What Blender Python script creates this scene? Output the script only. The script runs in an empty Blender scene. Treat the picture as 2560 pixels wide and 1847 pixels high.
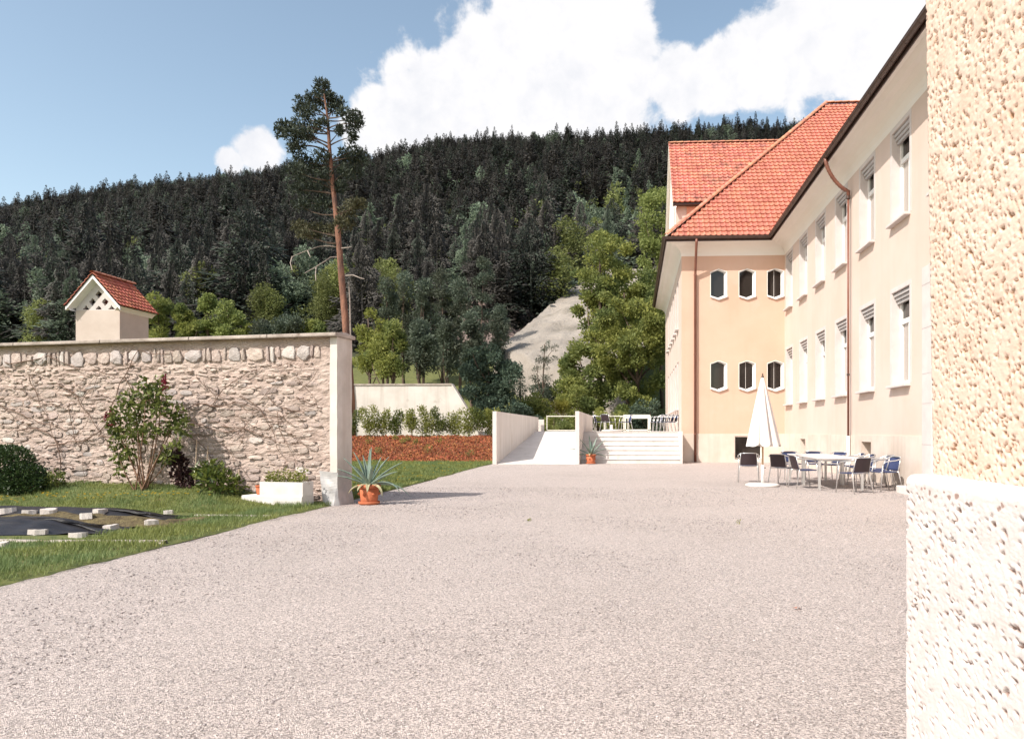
import bpy, bmesh, math, random
from mathutils import Vector, Matrix, noise
R = math.radians
rnd = random.Random(7)

# ------------------------------------------------------------------ camera
scene = bpy.context.scene
COL = scene.collection
EYE = 1.35
FPX, YAW, VPX, HORIZ = 1850.0, R(3.2), 1585.0, 1077.0
PPX = VPX - FPX * math.tan(YAW)
cam_d = bpy.data.cameras.new('camera'); cam = bpy.data.objects.new('camera', cam_d); COL.objects.link(cam)
cam.location = (0, 0, EYE); cam.rotation_euler = (R(90), 0, YAW)
cam_d.sensor_width = 36.0; cam_d.lens = 36.0 * FPX / 2560.0
cam_d.shift_x = -(PPX - 1280.0) / 2560.0
cam_d.shift_y = (HORIZ - 923.5) / 2560.0
cam_d.clip_start = 0.05; cam_d.clip_end = 6000
scene.camera = cam

# ------------------------------------------------------------------ sun, sky, exposure
SUN_EL = R(46.5); SUN_DIR = Vector((0.70 * math.cos(SUN_EL), 0.714 * math.cos(SUN_EL), -math.sin(SUN_EL))).normalized()
sl = bpy.data.lights.new('sun', 'SUN'); so = bpy.data.objects.new('sun', sl); COL.objects.link(so)
sl.energy = 3.25; sl.angle = R(0.5); sl.color = (1.0, 0.945, 0.87)
so.rotation_euler = SUN_DIR.to_track_quat('-Z', 'Y').to_euler(); so.location = (-20, -20, 40)
scene.view_settings.view_transform = 'Standard'; scene.view_settings.look = 'None'
scene.view_settings.exposure = 0.84; scene.view_settings.gamma = 1.0
scene.view_settings.use_curve_mapping = False
scene.render.engine = 'CYCLES'
scene.cycles.use_denoising = True
scene.cycles.max_bounces = 6; scene.cycles.diffuse_bounces = 3; scene.cycles.transparent_max_bounces = 6
scene.cycles.caustics_reflective = False; scene.cycles.caustics_refractive = False

def px_dir(px, py):
    u = (px - PPX) / FPX; v = (HORIZ - py) / FPX
    return Vector((math.cos(YAW) * u - math.sin(YAW), math.sin(YAW) * u + math.cos(YAW), v))
def onY(px, py, y):
    d = px_dir(px, py); return Vector((d.x / d.y * y, y, EYE + d.z / d.y * y))
def onG(px, py, z=0.0):
    d = px_dir(px, py); t = (z - EYE) / d.z; return Vector((d.x * t, d.y * t, z))

w = bpy.data.worlds.new('World'); scene.world = w; w.use_nodes = True
nt = w.node_tree; N = nt.nodes; L = nt.links; N.clear()
def wn(t, **k):
    n = N.new(t)
    for a, b in k.items(): setattr(n, a, b)
    return n
def wmath(op, a, b=None, clamp=False):
    n = wn('ShaderNodeMath', operation=op, use_clamp=clamp)
    for i, v in enumerate((a, b)):
        if v is None: continue
        if isinstance(v, (int, float)): n.inputs[i].default_value = v
        else: L.new(v, n.inputs[i])
    return n.outputs[0]
sky = wn('ShaderNodeTexSky', sky_type='NISHITA', sun_disc=False)
sky.sun_elevation = SUN_EL; sky.sun_rotation = R(224.4); sky.altitude = 700; sky.air_density = 1.0; sky.dust_density = 2.2; sky.ozone_density = 1.6
tc = wn('ShaderNodeTexCoord')
# cumulus: lobes of cloud in the sky with noisy edges, plus scattered cloud all round
LOBES = [(1440,225,250),(1250,250,215),(1090,272,160),(1430,60,195),(965,280,75),(1545,125,125),(1700,205,100),(1800,190,100),
         (1900,150,130),(2040,95,180),(2200,110,170),(1310,30,90),(640,372,74),(575,402,46),(900,335,55),(985,345,75),(1250,300,130),(2330,60,200),(1180,205,85)]
mind = None
for (a, b, r) in LOBES:
    d = px_dir(a, b).normalized()
    n = wn('ShaderNodeVectorMath', operation='DISTANCE'); L.new(tc.outputs['Generated'], n.inputs[0]); n.inputs[1].default_value = d
    k = wmath('DIVIDE', n.outputs['Value'], r / FPX * d.y)
    if mind is None: mind = k
    else:
        n = wn('ShaderNodeMath', operation='SMOOTH_MIN'); L.new(mind, n.inputs[0]); L.new(k, n.inputs[1]); n.inputs[2].default_value = 0.12; mind = n.outputs[0]
def wnoise(scale, detail, rough, dist=0.0):
    n = wn('ShaderNodeTexNoise'); n.inputs['Scale'].default_value = scale; n.inputs['Detail'].default_value = detail
    n.inputs['Roughness'].default_value = rough; n.inputs['Distortion'].default_value = dist
    L.new(tc.outputs['Generated'], n.inputs['Vector']); return n.outputs['Fac']
n1 = wnoise(9.0, 9, 0.60, 0.25); n2 = wnoise(34.0, 6, 0.6, 0.2); n3 = wnoise(2.3, 5, 0.55)
# cover behind the camera: ordinary scattered cumulus
sx = wn('ShaderNodeSeparateXYZ'); L.new(tc.outputs['Generated'], sx.inputs[0])
back = wmath('MULTIPLY', wmath('SUBTRACT', 0.25, sx.outputs['Y'], clamp=True), 3.0, clamp=True)
scat = wmath('ADD', wmath('MULTIPLY', wmath('SUBTRACT', 0.70, n3), 8.0), wmath('MULTIPLY', wmath('SUBTRACT', 1.0, back), 6.0))
mind = wmath('MINIMUM', mind, wmath('ADD', scat, 0.8))
edge = wmath('ADD', wmath('SUBTRACT', 1.0, mind), wmath('ADD', wmath('MULTIPLY', wmath('SUBTRACT', n1, 0.5), 1.9), wmath('MULTIPLY', wmath('SUBTRACT', n2, 0.5), 0.5)))
mr = wn('ShaderNodeMapRange', interpolation_type='SMOOTHSTEP'); L.new(edge, mr.inputs['Value'])
mr.inputs['From Min'].default_value = -0.10; mr.inputs['From Max'].default_value = 0.19
cover = wmath('MULTIPLY', mr.outputs['Result'], 0.97)
shade = wn('ShaderNodeValToRGB'); L.new(wmath('ADD', wmath('MULTIPLY', n1, 0.6), wmath('MULTIPLY', n2, 0.4)), shade.inputs[0])
shade.color_ramp.elements[0].position = 0.36; shade.color_ramp.elements[0].color = (0.50, 0.505, 0.53, 1)
shade.color_ramp.elements[1].position = 0.52; shade.color_ramp.elements[1].color = (0.575, 0.568, 0.575, 1)
skyb = wn('ShaderNodeMix', data_type='RGBA', blend_type='MULTIPLY'); skyb.inputs[0].default_value = 1.0
L.new(sky.outputs[0], skyb.inputs[6]); skyb.inputs[7].default_value = (0.170, 0.152, 0.122, 1)
mixc = wn('ShaderNodeMix', data_type='RGBA'); L.new(cover, mixc.inputs[0]); L.new(skyb.outputs[2], mixc.inputs[6]); L.new(shade.outputs[0], mixc.inputs[7])
bg = wn('ShaderNodeBackground'); bg.inputs['Strength'].default_value = 1.0; L.new(mixc.outputs[2], bg.inputs['Color'])
wo = wn('ShaderNodeOutputWorld'); L.new(bg.outputs[0], wo.inputs['Surface'])

# ------------------------------------------------------------------ helpers
class MB:
    """collects faces of one mesh"""
    def __init__(s): s.v = []; s.f = []; s.m = []; s.slot = 0
    def face(s, pts):
        i = len(s.v); s.v += [tuple(p) for p in pts]; s.f.append(tuple(range(i, i + len(pts)))); s.m.append(s.slot)
    def box(s, a, b):
        x0, y0, z0 = a; x1, y1, z1 = b
        if x0 > x1: x0, x1 = x1, x0
        if y0 > y1: y0, y1 = y1, y0
        if z0 > z1: z0, z1 = z1, z0
        i = len(s.v)
        s.v += [(x0,y0,z0),(x1,y0,z0),(x1,y1,z0),(x0,y1,z0),(x0,y0,z1),(x1,y0,z1),(x1,y1,z1),(x0,y1,z1)]
        for q in ((0,3,2,1),(4,5,6,7),(0,1,5,4),(1,2,6,5),(2,3,7,6),(3,0,4,7)): s.f.append(tuple(i + k for k in q)); s.m.append(s.slot)
        return s
    def tube(s, pts, rad, n=8, cap=True):
        pts = [Vector(p) for p in pts]; m = len(pts)
        if not isinstance(rad, (list, tuple)): rad = [rad] * m
        rings = []; up = None
        for i, p in enumerate(pts):
            t = (pts[min(i + 1, m - 1)] - pts[max(i - 1, 0)])
            if t.length < 1e-9: t = Vector((0, 0, 1))
            t.normalize()
            if up is None: up = Vector((0, 0, 1)) if abs(t.z) < 0.9 else Vector((1, 0, 0))
            a = up - t * up.dot(t)
            if a.length < 1e-6: a = t.orthogonal()
            a.normalize(); b = t.cross(a); up = a
            i0 = len(s.v)
            for k in range(n):
                an = 2 * math.pi * k / n; s.v.append(tuple(p + (a * math.cos(an) + b * math.sin(an)) * rad[i]))
            rings.append(i0)
        for i in range(m - 1):
            for k in range(n):
                k2 = (k + 1) % n
                s.f.append((rings[i] + k, rings[i] + k2, rings[i + 1] + k2, rings[i + 1] + k)); s.m.append(s.slot)
        if cap:
            s.f.append(tuple(rings[0] + k for k in reversed(range(n)))); s.m.append(s.slot)
            s.f.append(tuple(rings[-1] + k for k in range(n))); s.m.append(s.slot)
        return s
    def lathe(s, prof, n=24, c=(0, 0, 0)):
        rings = []
        for (r, z) in prof:
            rings.append(len(s.v))
            for k in range(n):
                an = 2 * math.pi * k / n; s.v.append((c[0] + r * math.cos(an), c[1] + r * math.sin(an), c[2] + z))
        for i in range(len(prof) - 1):
            for k in range(n):
                k2 = (k + 1) % n; s.f.append((rings[i] + k, rings[i] + k2, rings[i + 1] + k2, rings[i + 1] + k)); s.m.append(s.slot)
        s.f.append(tuple(rings[0] + k for k in reversed(range(n)))); s.m.append(s.slot)
        s.f.append(tuple(rings[-1] + k for k in range(n))); s.m.append(s.slot)
        return s
    def grid(s, fn, nu, nv, closed_u=False):
        i0 = len(s.v)
        for j in range(nv + 1):
            for i in range(nu + 1): s.v.append(tuple(fn(i / nu, j / nv)))
        for j in range(nv):
            for i in range(nu):
                a = i0 + j * (nu + 1) + i; s.f.append((a, a + 1, a + nu + 2, a + nu + 1)); s.m.append(s.slot)
        return s
    def mesh(s, name, mats, smooth=False):
        me = bpy.data.meshes.new(name); me.from_pydata(s.v, [], s.f); 
        for m in (mats if isinstance(mats, (list, tuple)) else [mats]): me.materials.append(m)
        if any(s.m): me.polygons.foreach_set('material_index', s.m)
        if smooth: me.polygons.foreach_set('use_smooth', [True] * len(s.f))
        me.update(); return me
    def build(s, name, mats, parent=None, smooth=False, local=False, bevel=0.0):
        return link(name, s.mesh(name, mats, smooth), parent, local, bevel)

def link(name, me, parent=None, local=False, bevel=0.0):
    o = bpy.data.objects.new(name, me); COL.objects.link(o)
    if parent is not None:
        o.parent = parent
        if not local:
            top = Vector((0, 0, 0)); q = parent
            if 'origin' in q: top = Vector(ORIG[q['origin']])
            o['origin'] = q.get('origin', 0)
            o.matrix_parent_inverse = Matrix.Translation(-top) if q.parent is None else Matrix.Identity(4)
    if bevel > 0:
        b = o.modifiers.new('bevel', 'BEVEL'); b.width = bevel; b.segments = 2; b.limit_method = 'ANGLE'; b.angle_limit = R(40)
    return o
ORIG = {0: (0, 0, 0)}
def tag(o, label=None, cat=None, group=None, kind=None):
    if label: o['label'] = label
    if cat: o['category'] = cat
    if group: o['group'] = group
    if kind: o['kind'] = kind
    return o
def empty(name, loc=(0, 0, 0), rz=0.0):
    o = bpy.data.objects.new(name, None); COL.objects.link(o); o.location = loc; o.rotation_euler = (0, 0, rz); o.empty_display_size = 0.2
    return o
def wempty(name, loc):
    """root of a thing whose parts are written in world coordinates"""
    o = empty(name, loc); k = len(ORIG); ORIG[k] = tuple(loc); o['origin'] = k
    return o
def copy_tree(o, parent=None):
    c = o.copy(); COL.objects.link(c); c.parent = parent
    for ch in o.children: copy_tree(ch, c)
    return c

# ------------------------------------------------------------------ materials
def new_mat(name):
    m = bpy.data.materials.new(name); m.use_nodes = True; t = m.node_tree
    b = t.nodes['Principled BSDF']; b.inputs['Specular IOR Level'].default_value = 0.3
    return m, t, b
def C4(c): return (c[0], c[1], c[2], 1.0)
def pmat(name, c1, c2=None, scale=4.0, rough=0.85, bump=0.0, bscale=30.0, detail=6, stretch=(1, 1, 1), objrand=0.0, island=0.0, spec=0.3, metal=0.0, dist=0.02, spots=None, lo=0.35, hi=0.65, coords='Object', voro=False):
    """noise mix of two colours + noise bump; spots=(colour, scale, threshold) adds worn patches"""
    m, t, b = new_mat(name); n = t.nodes; l = t.links
    c2 = c2 or c1
    co = n.new('ShaderNodeTexCoord'); mp = n.new('ShaderNodeMapping'); mp.inputs['Scale'].default_value = stretch
    l.new(co.outputs[coords], mp.inputs[0])
    nz = n.new('ShaderNodeTexNoise'); nz.inputs['Scale'].default_value = scale; nz.inputs['Detail'].default_value = detail; nz.inputs['Roughness'].default_value = 0.6
    l.new(mp.outputs[0], nz.inputs['Vector'])
    rp = n.new('ShaderNodeValToRGB'); rp.color_ramp.elements[0].position = lo; rp.color_ramp.elements[1].position = hi
    rp.color_ramp.elements[0].color = C4(c1); rp.color_ramp.elements[1].color = C4(c2)
    l.new(nz.outputs['Fac'], rp.inputs[0]); col = rp.outputs[0]
    if spots:
        s = n.new('ShaderNodeTexNoise'); s.inputs['Scale'].default_value = spots[1]; s.inputs['Detail'].default_value = 8; s.inputs['Roughness'].default_value = 0.65
        l.new(mp.outputs[0], s.inputs['Vector'])
        r2 = n.new('ShaderNodeMapRange'); r2.inputs['From Min'].default_value = spots[2]; r2.inputs['From Max'].default_value = spots[2] + (spots[3] if len(spots) > 3 else 0.08)
        l.new(s.outputs['Fac'], r2.inputs['Value'])
        mx = n.new('ShaderNodeMix'); mx.data_type = 'RGBA'; l.new(r2.outputs[0], mx.inputs[0]); l.new(col, mx.inputs[6]); mx.inputs[7].default_value = C4(spots[0]); col = mx.outputs[2]
    if objrand or island:
        src = None
        if objrand:
            oi = n.new('ShaderNodeObjectInfo'); src = oi.outputs['Random']; amp = objrand
        if island:
            ge = n.new('ShaderNodeNewGeometry'); src = ge.outputs['Random Per Island']; amp = island
        mr = n.new('ShaderNodeMapRange'); mr.inputs['To Min'].default_value = 1 - amp; mr.inputs['To Max'].default_value = 1 + amp * 0.7
        l.new(src, mr.inputs['Value'])
        hs = n.new('ShaderNodeHueSaturation'); l.new(mr.outputs[0], hs.inputs['Value']); l.new(col, hs.inputs['Color'])
        m2 = n.new('ShaderNodeMapRange'); m2.inputs['To Min'].default_value = 0.5 - amp * 0.05; m2.inputs['To Max'].default_value = 0.5 + amp * 0.05
        wv = n.new('ShaderNodeMath'); wv.operation = 'FRACT'; ml = n.new('ShaderNodeMath'); ml.operation = 'MULTIPLY'; ml.inputs[1].default_value = 7.31
        l.new(src, ml.inputs[0]); l.new(ml.outputs[0], wv.inputs[0]); l.new(wv.outputs[0], m2.inputs['Value']); l.new(m2.outputs[0], hs.inputs['Hue'])
        col = hs.outputs[0]
    l.new(col, b.inputs['Base Color'])
    b.inputs['Roughness'].default_value = rough; b.inputs['Specular IOR Level'].default_value = spec; b.inputs['Metallic'].default_value = metal
    if bump:
        if voro:
            bz = n.new('ShaderNodeTexVoronoi'); bz.inputs['Scale'].default_value = bscale; l.new(mp.outputs[0], bz.inputs['Vector']); h = bz.outputs['Distance']
        else:
            bz = n.new('ShaderNodeTexNoise'); bz.inputs['Scale'].default_value = bscale; bz.inputs['Detail'].default_value = 8; bz.inputs['Roughness'].default_value = 0.65
            l.new(mp.outputs[0], bz.inputs['Vector']); h = bz.outputs['Fac']
        bp = n.new('ShaderNodeBump'); bp.inputs['Strength'].default_value = bump; bp.inputs['Distance'].default_value = dist
        l.new(h, bp.inputs['Height']); l.new(bp.outputs[0], b.inputs['Normal'])
    return m
def leafmat(name, c1, c2, trans=0.35, rough=0.6, objrand=0.0, gscale=0.0, c3=None):
    m, t, b = new_mat(name); n = t.nodes; l = t.links
    ge = n.new('ShaderNodeNewGeometry')
    rp = n.new('ShaderNodeValToRGB'); rp.color_ramp.elements[0].color = C4(c1); rp.color_ramp.elements[1].color = C4(c2)
    l.new(ge.outputs['Random Per Island'], rp.inputs[0]); col = rp.outputs[0]
    if c3:
        co = n.new('ShaderNodeTexCoord'); nz = n.new('ShaderNodeTexNoise'); nz.inputs['Scale'].default_value = gscale or 0.6; nz.inputs['Detail'].default_value = 3
        l.new(co.outputs['Object'], nz.inputs['Vector'])
        mr = n.new('ShaderNodeMapRange'); mr.inputs['From Min'].default_value = 0.42; mr.inputs['From Max'].default_value = 0.62; l.new(nz.outputs['Fac'], mr.inputs['Value'])
        mx = n.new('ShaderNodeMix'); mx.data_type = 'RGBA'; l.new(mr.outputs[0], mx.inputs[0]); l.new(col, mx.inputs[6]); mx.inputs[7].default_value = C4(c3); col = mx.outputs[2]
    if objrand:
        oi = n.new('ShaderNodeObjectInfo'); mr = n.new('ShaderNodeMapRange'); mr.inputs['To Min'].default_value = 1 - objrand; mr.inputs['To Max'].default_value = 1 + objrand
        l.new(oi.outputs['Random'], mr.inputs['Value']); hs = n.new('ShaderNodeHueSaturation'); l.new(mr.outputs[0], hs.inputs['Value']); l.new(col, hs.inputs['Color']); col = hs.outputs[0]
    l.new(col, b.inputs['Base Color']); b.inputs['Roughness'].default_value = rough
    tr = n.new('ShaderNodeBsdfTranslucent'); l.new(col, tr.inputs['Color'])
    ms = n.new('ShaderNodeMixShader'); ms.inputs[0].default_value = trans
    l.new(b.outputs[0], ms.inputs[1]); l.new(tr.outputs[0], ms.inputs[2])
    l.new(ms.outputs[0], n['Material Output'].inputs['Surface'])
    return m

M = {}
M['gravel'] = pmat('gravel', (0.36, 0.305, 0.28), (0.60, 0.52, 0.485), scale=85, bump=0.8, bscale=150, dist=0.012, detail=10, spots=((0.42, 0.36, 0.33), 0.30, 0.46, 0.3), coords='Object', voro=True, lo=0.3, hi=0.7)
# single grains of the gravel: every cell its own tone
_t = M['gravel'].node_tree; _n = _t.nodes; _b = _n['Principled BSDF']; _old = _b.inputs['Base Color'].links[0].from_socket
_co = _n.new('ShaderNodeTexCoord'); _v = _n.new('ShaderNodeTexVoronoi'); _v.inputs['Scale'].default_value = 105; _t.links.new(_co.outputs['Object'], _v.inputs['Vector'])
_s = _n.new('ShaderNodeSeparateColor'); _t.links.new(_v.outputs['Color'], _s.inputs[0])
_m = _n.new('ShaderNodeMapRange'); _m.inputs['To Min'].default_value = 0.50; _m.inputs['To Max'].default_value = 1.55; _t.links.new(_s.outputs[0], _m.inputs['Value'])
_h = _n.new('ShaderNodeHueSaturation'); _t.links.new(_old, _h.inputs['Color']); _t.links.new(_m.outputs[0], _h.inputs['Value']); _t.links.new(_h.outputs[0], _b.inputs['Base Color'])
M['pebble'] = pmat('pebble', (0.33, 0.29, 0.28), (0.45, 0.405, 0.39), scale=12, rough=0.85, objrand=0.32)
M['soil_far'] = pmat('soil_far', (0.035, 0.04, 0.025), (0.06, 0.065, 0.03), scale=0.05, bump=0.3, bscale=2)
M['meadow'] = pmat('meadow', (0.085, 0.095, 0.03), (0.15, 0.155, 0.05), scale=3, bump=0.5, bscale=40)
M['lawn'] = pmat('lawn', (0.065, 0.085, 0.025), (0.15, 0.16, 0.05), scale=6, bump=0.6, bscale=60, spots=((0.17, 0.12, 0.06), 3.0, 0.62))
M['blade'] = leafmat('blade', (0.15, 0.18, 0.05), (0.33, 0.35, 0.11), 0.4, c3=(0.17, 0.235, 0.09), gscale=0.9)
M['soil'] = pmat('soil', (0.09, 0.065, 0.035), (0.19, 0.15, 0.07), scale=9, bump=1.0, bscale=25, dist=0.05)
M['plastic'] = pmat('plastic', (0.012, 0.011, 0.013), (0.02, 0.018, 0.022), scale=3, rough=0.45, bump=0.5, bscale=7, spec=0.4, stretch=(1, 3, 1))
M['concrete'] = pmat('concrete', (0.60, 0.56, 0.53), (0.72, 0.69, 0.66), scale=3, bump=0.12, bscale=60, spots=((0.46, 0.42, 0.38), 2.5, 0.63, 0.2))
M['ramp_white'] = pmat('ramp_white', (0.64, 0.595, 0.56), (0.71, 0.665, 0.635), scale=1.2, bump=0.08, bscale=50, spots=((0.54, 0.485, 0.435), 1.1, 0.58, 0.2), stretch=(1, 1, 0.4))
M['paver'] = pmat('paver', (0.46, 0.41, 0.375), (0.64, 0.585, 0.545), scale=14, bump=0.4, bscale=60, objrand=0.12)
M['plaster_far'] = pmat('plaster_far', (0.56, 0.505, 0.46), (0.68, 0.63, 0.585), scale=0.8, bump=0.2, bscale=25, spots=((0.34, 0.28, 0.24), 0.9, 0.62, 0.12))
M['coping'] = pmat('coping', (0.30, 0.25, 0.215), (0.50, 0.43, 0.38), scale=3, bump=0.5, bscale=30, spots=((0.22, 0.17, 0.14), 4.0, 0.60, 0.1))
M['mortar'] = pmat('mortar', (0.41, 0.31, 0.265), (0.57, 0.46, 0.40), scale=2.2, bump=1.0, bscale=14, dist=0.05, stretch=(0.55, 1, 1.5), spots=((0.27, 0.205, 0.165), 5.0, 0.60, 0.1))
M['rubble'] = pmat('rubble', (0.43, 0.335, 0.29), (0.60, 0.495, 0.44), scale=3.5, bump=0.8, bscale=9, dist=0.04, objrand=0.22, stretch=(0.7, 1, 1.6))
M['rubble_grey'] = pmat('rubble_grey', (0.43, 0.37, 0.345), (0.57, 0.51, 0.485), scale=3, bump=0.7, bscale=8, dist=0.03, objrand=0.18)
M['rubble_white'] = pmat('rubble_white', (0.55, 0.485, 0.44), (0.68, 0.62, 0.575), scale=4, bump=0.7, bscale=9, dist=0.03, objrand=0.1)
M['pier'] = pmat('pier', (0.56, 0.505, 0.455), (0.68, 0.62, 0.57), scale=2.0, bump=0.25, bscale=30, spots=((0.36, 0.28, 0.23), 2.6, 0.64, 0.12))
M['turret'] = pmat('turret', (0.52, 0.43, 0.375), (0.58, 0.49, 0.435), scale=1.5, bump=0.2, bscale=25)
M['edging'] = pmat('edging', (0.36, 0.31, 0.27), (0.52, 0.46, 0.41), scale=6, bump=0.5, bscale=30, spots=((0.17, 0.15, 0.07), 3.0, 0.55, 0.1))
M['tin'] = pmat('tin', (0.36, 0.35, 0.345), (0.50, 0.48, 0.465), scale=5, rough=0.55, bump=0.15, bscale=12, spec=0.5)
M['facade'] = pmat('facade', (0.625, 0.49, 0.415), (0.67, 0.54, 0.475), scale=0.5, bump=0.15, bscale=55, detail=9, spots=((0.64, 0.52, 0.475), 1.6, 0.55, 0.3))
M['facade_south'] = pmat('facade_south', (0.60, 0.395, 0.295), (0.64, 0.44, 0.34), scale=0.6, bump=0.2, bscale=50, detail=9, spots=((0.63, 0.455, 0.375), 1.1, 0.58, 0.2))
M['plinth'] = pmat('plinth', (0.60, 0.50, 0.425), (0.69, 0.60, 0.53), scale=1.2, bump=0.35, bscale=28, spots=((0.49, 0.39, 0.32), 1.8, 0.63, 0.15))
M['stone_trim'] = pmat('stone_trim', (0.575, 0.515, 0.495), (0.64, 0.58, 0.56), scale=2.5, bump=0.1, bscale=60)
M['white_paint'] = pmat('white_paint', (0.80, 0.78, 0.76), (0.83, 0.81, 0.79), scale=3, rough=0.45)
M['soffit'] = pmat('soffit', (0.80, 0.75, 0.70), (0.83, 0.79, 0.745), scale=0.6, bump=0.05, bscale=30)
M['blind'] = pmat('blind', (0.46, 0.43, 0.42), (0.52, 0.49, 0.48), scale=8, rough=0.5)
M['tile'] = pmat('tile', (0.43, 0.155, 0.105), (0.52, 0.21, 0.15), scale=3, rough=0.8, bump=0.3, bscale=30, island=0.13, spots=((0.36, 0.15, 0.11), 0.8, 0.60, 0.15))
M['tile_old'] = pmat('tile_old', (0.46, 0.16, 0.11), (0.58, 0.235, 0.17), scale=3, rough=0.8, bump=0.4, bscale=30, island=0.2, spots=((0.20, 0.12, 0.10), 1.3, 0.535, 0.16))
M['tile_dark'] = pmat('tile_dark', (0.38, 0.115, 0.075), (0.50, 0.175, 0.115), scale=3, rough=0.8, bump=0.4, bscale=30, island=0.25)
M['ridge'] = pmat('ridge', (0.40, 0.17, 0.10), (0.55, 0.26, 0.17), scale=5, rough=0.85, bump=0.4, bscale=20, objrand=0.2, spots=((0.25, 0.17, 0.14), 3, 0.60))
M['gutter'] = pmat('gutter', (0.055, 0.032, 0.026), (0.085, 0.048, 0.038), scale=5, rough=0.42, spec=0.5, spots=((0.12, 0.07, 0.055), 9, 0.63))
M['downpipe'] = pmat('downpipe', (0.165, 0.062, 0.042), (0.22, 0.09, 0.06), scale=4, rough=0.4, spec=0.5)
M['fascia'] = pmat('fascia', (0.62, 0.30, 0.20), (0.68, 0.36, 0.26), scale=3)
m, t, b = new_mat('glass'); M['glass'] = m
b.inputs['Base Color'].default_value = (0.022, 0.017, 0.015, 1); b.inputs['Roughness'].default_value = 0.06; b.inputs['Specular IOR Level'].default_value = 0.5
M['glass_dark'] = M['glass']
m, t, b = new_mat('curtained_glass'); M['curtain'] = m
wv = t.nodes.new('ShaderNodeTexWave'); wv.inputs['Scale'].default_value = 3.5; wv.inputs['Distortion'].default_value = 1.5; wv.bands_direction = 'Y'
co = t.nodes.new('ShaderNodeTexCoord'); t.links.new(co.outputs['Object'], wv.inputs['Vector'])
rp = t.nodes.new('ShaderNodeValToRGB'); rp.color_ramp.elements[0].color = (0.30, 0.26, 0.235, 1); rp.color_ramp.elements[1].color = (0.44, 0.39, 0.355, 1)
t.links.new(wv.outputs['Fac'], rp.inputs[0]); t.links.new(rp.outputs[0], b.inputs['Base Color']); b.inputs['Roughness'].default_value = 0.8; b.inputs['Coat Weight'].default_value = 1.0; b.inputs['Coat Roughness'].default_value = 0.05
M['terracotta'] = pmat('terracotta', (0.42, 0.115, 0.05), (0.52, 0.165, 0.08), scale=6, rough=0.8, bump=0.25, bscale=30, spots=((0.50, 0.28, 0.19), 7, 0.62, 0.1))
M['agave'] = pmat('agave', (0.15, 0.21, 0.17), (0.26, 0.33, 0.275), scale=5, rough=0.5, stretch=(3, 3, 0.6), bump=0.1, bscale=15)
M['agave_dry'] = pmat('agave_dry', (0.30, 0.27, 0.16), (0.42, 0.38, 0.24), scale=6, rough=0.7)
M['alu'] = pmat('alu', (0.62, 0.61, 0.60), (0.70, 0.69, 0.68), scale=9, rough=0.32, metal=0.75, spec=0.5)
M['cream_metal'] = pmat('cream_metal', (0.66, 0.63, 0.55), (0.74, 0.71, 0.63), scale=9, rough=0.5)
def weave(name, c1, c2):
    m, t, b = new_mat(name); n = t.nodes; l = t.links
    co = n.new('ShaderNodeTexCoord')
    a = n.new('ShaderNodeTexWave'); a.inputs['Scale'].default_value = 14; a.bands_direction = 'X'; a.inputs['Distortion'].default_value = 0.4
    c = n.new('ShaderNodeTexWave'); c.inputs['Scale'].default_value = 14; c.bands_direction = 'Z'; c.inputs['Distortion'].default_value = 0.4
    l.new(co.outputs['Object'], a.inputs[0]); l.new(co.outputs['Object'], c.inputs[0])
    mu = n.new('ShaderNodeMath'); mu.operation = 'MULTIPLY'; l.new(a.outputs['Fac'], mu.inputs[0]); l.new(c.outputs['Fac'], mu.inputs[1])
    r = n.new('ShaderNodeValToRGB'); r.color_ramp.elements[0].color = C4(c1); r.color_ramp.elements[1].color = C4(c2); l.new(mu.outputs[0], r.inputs[0])
    l.new(r.outputs[0], b.inputs['Base Color']); b.inputs['Roughness'].default_value = 0.55
    bp = n.new('ShaderNodeBump'); bp.inputs['Strength'].default_value = 0.5; bp.inputs['Distance'].default_value = 0.01; l.new(mu.outputs[0], bp.inputs['Height']); l.new(bp.outputs[0], b.inputs['Normal'])
    return m
M['weave_blue'] = weave('weave_blue', (0.032, 0.042, 0.105), (0.075, 0.095, 0.21))
M['weave_dark'] = weave('weave_dark', (0.03, 0.02, 0.025), (0.075, 0.045, 0.045))
M['canvas'] = pmat('canvas', (0.74, 0.68, 0.64), (0.80, 0.75, 0.72), scale=3, rough=0.9, bump=0.1, bscale=40)
M['pole_wood'] = pmat('pole_wood', (0.50, 0.34, 0.20), (0.62, 0.45, 0.29), scale=8, rough=0.5, stretch=(1, 1, 0.1))
M['table_top'] = pmat('table_top', (0.60, 0.545, 0.52), (0.68, 0.62, 0.60), scale=6, rough=0.4, spec=0.5)
M['bark_chip'] = pmat('bark_chip', (0.24, 0.075, 0.03), (0.42, 0.155, 0.07), scale=8, island=0.45, rough=0.9)
M['mulch'] = pmat('mulch', (0.11, 0.045, 0.022), (0.25, 0.10, 0.05), scale=14, bump=1.0, bscale=30, dist=0.05)
M['bark'] = pmat('bark', (0.085, 0.06, 0.045), (0.15, 0.105, 0.08), scale=6, bump=0.9, bscale=14, dist=0.05, stretch=(1, 1, 0.3))
M['pine_bark'] = pmat('pine_bark', (0.12, 0.065, 0.05), (0.30, 0.145, 0.095), scale=3, bump=1.0, bscale=9, dist=0.06, stretch=(1, 1, 0.35))
M['stem'] = pmat('stem', (0.16, 0.085, 0.055), (0.25, 0.145, 0.095), scale=8, rough=0.8)
M['twig'] = pmat('twig', (0.13, 0.08, 0.06), (0.21, 0.135, 0.10), scale=8)
M['dead_twig'] = pmat('dead_twig', (0.30, 0.25, 0.22), (0.40, 0.34, 0.30), scale=8)
M['stake'] = pmat('stake', (0.42, 0.31, 0.22), (0.52, 0.40, 0.30), scale=6, stretch=(1, 1, 0.2))
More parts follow.
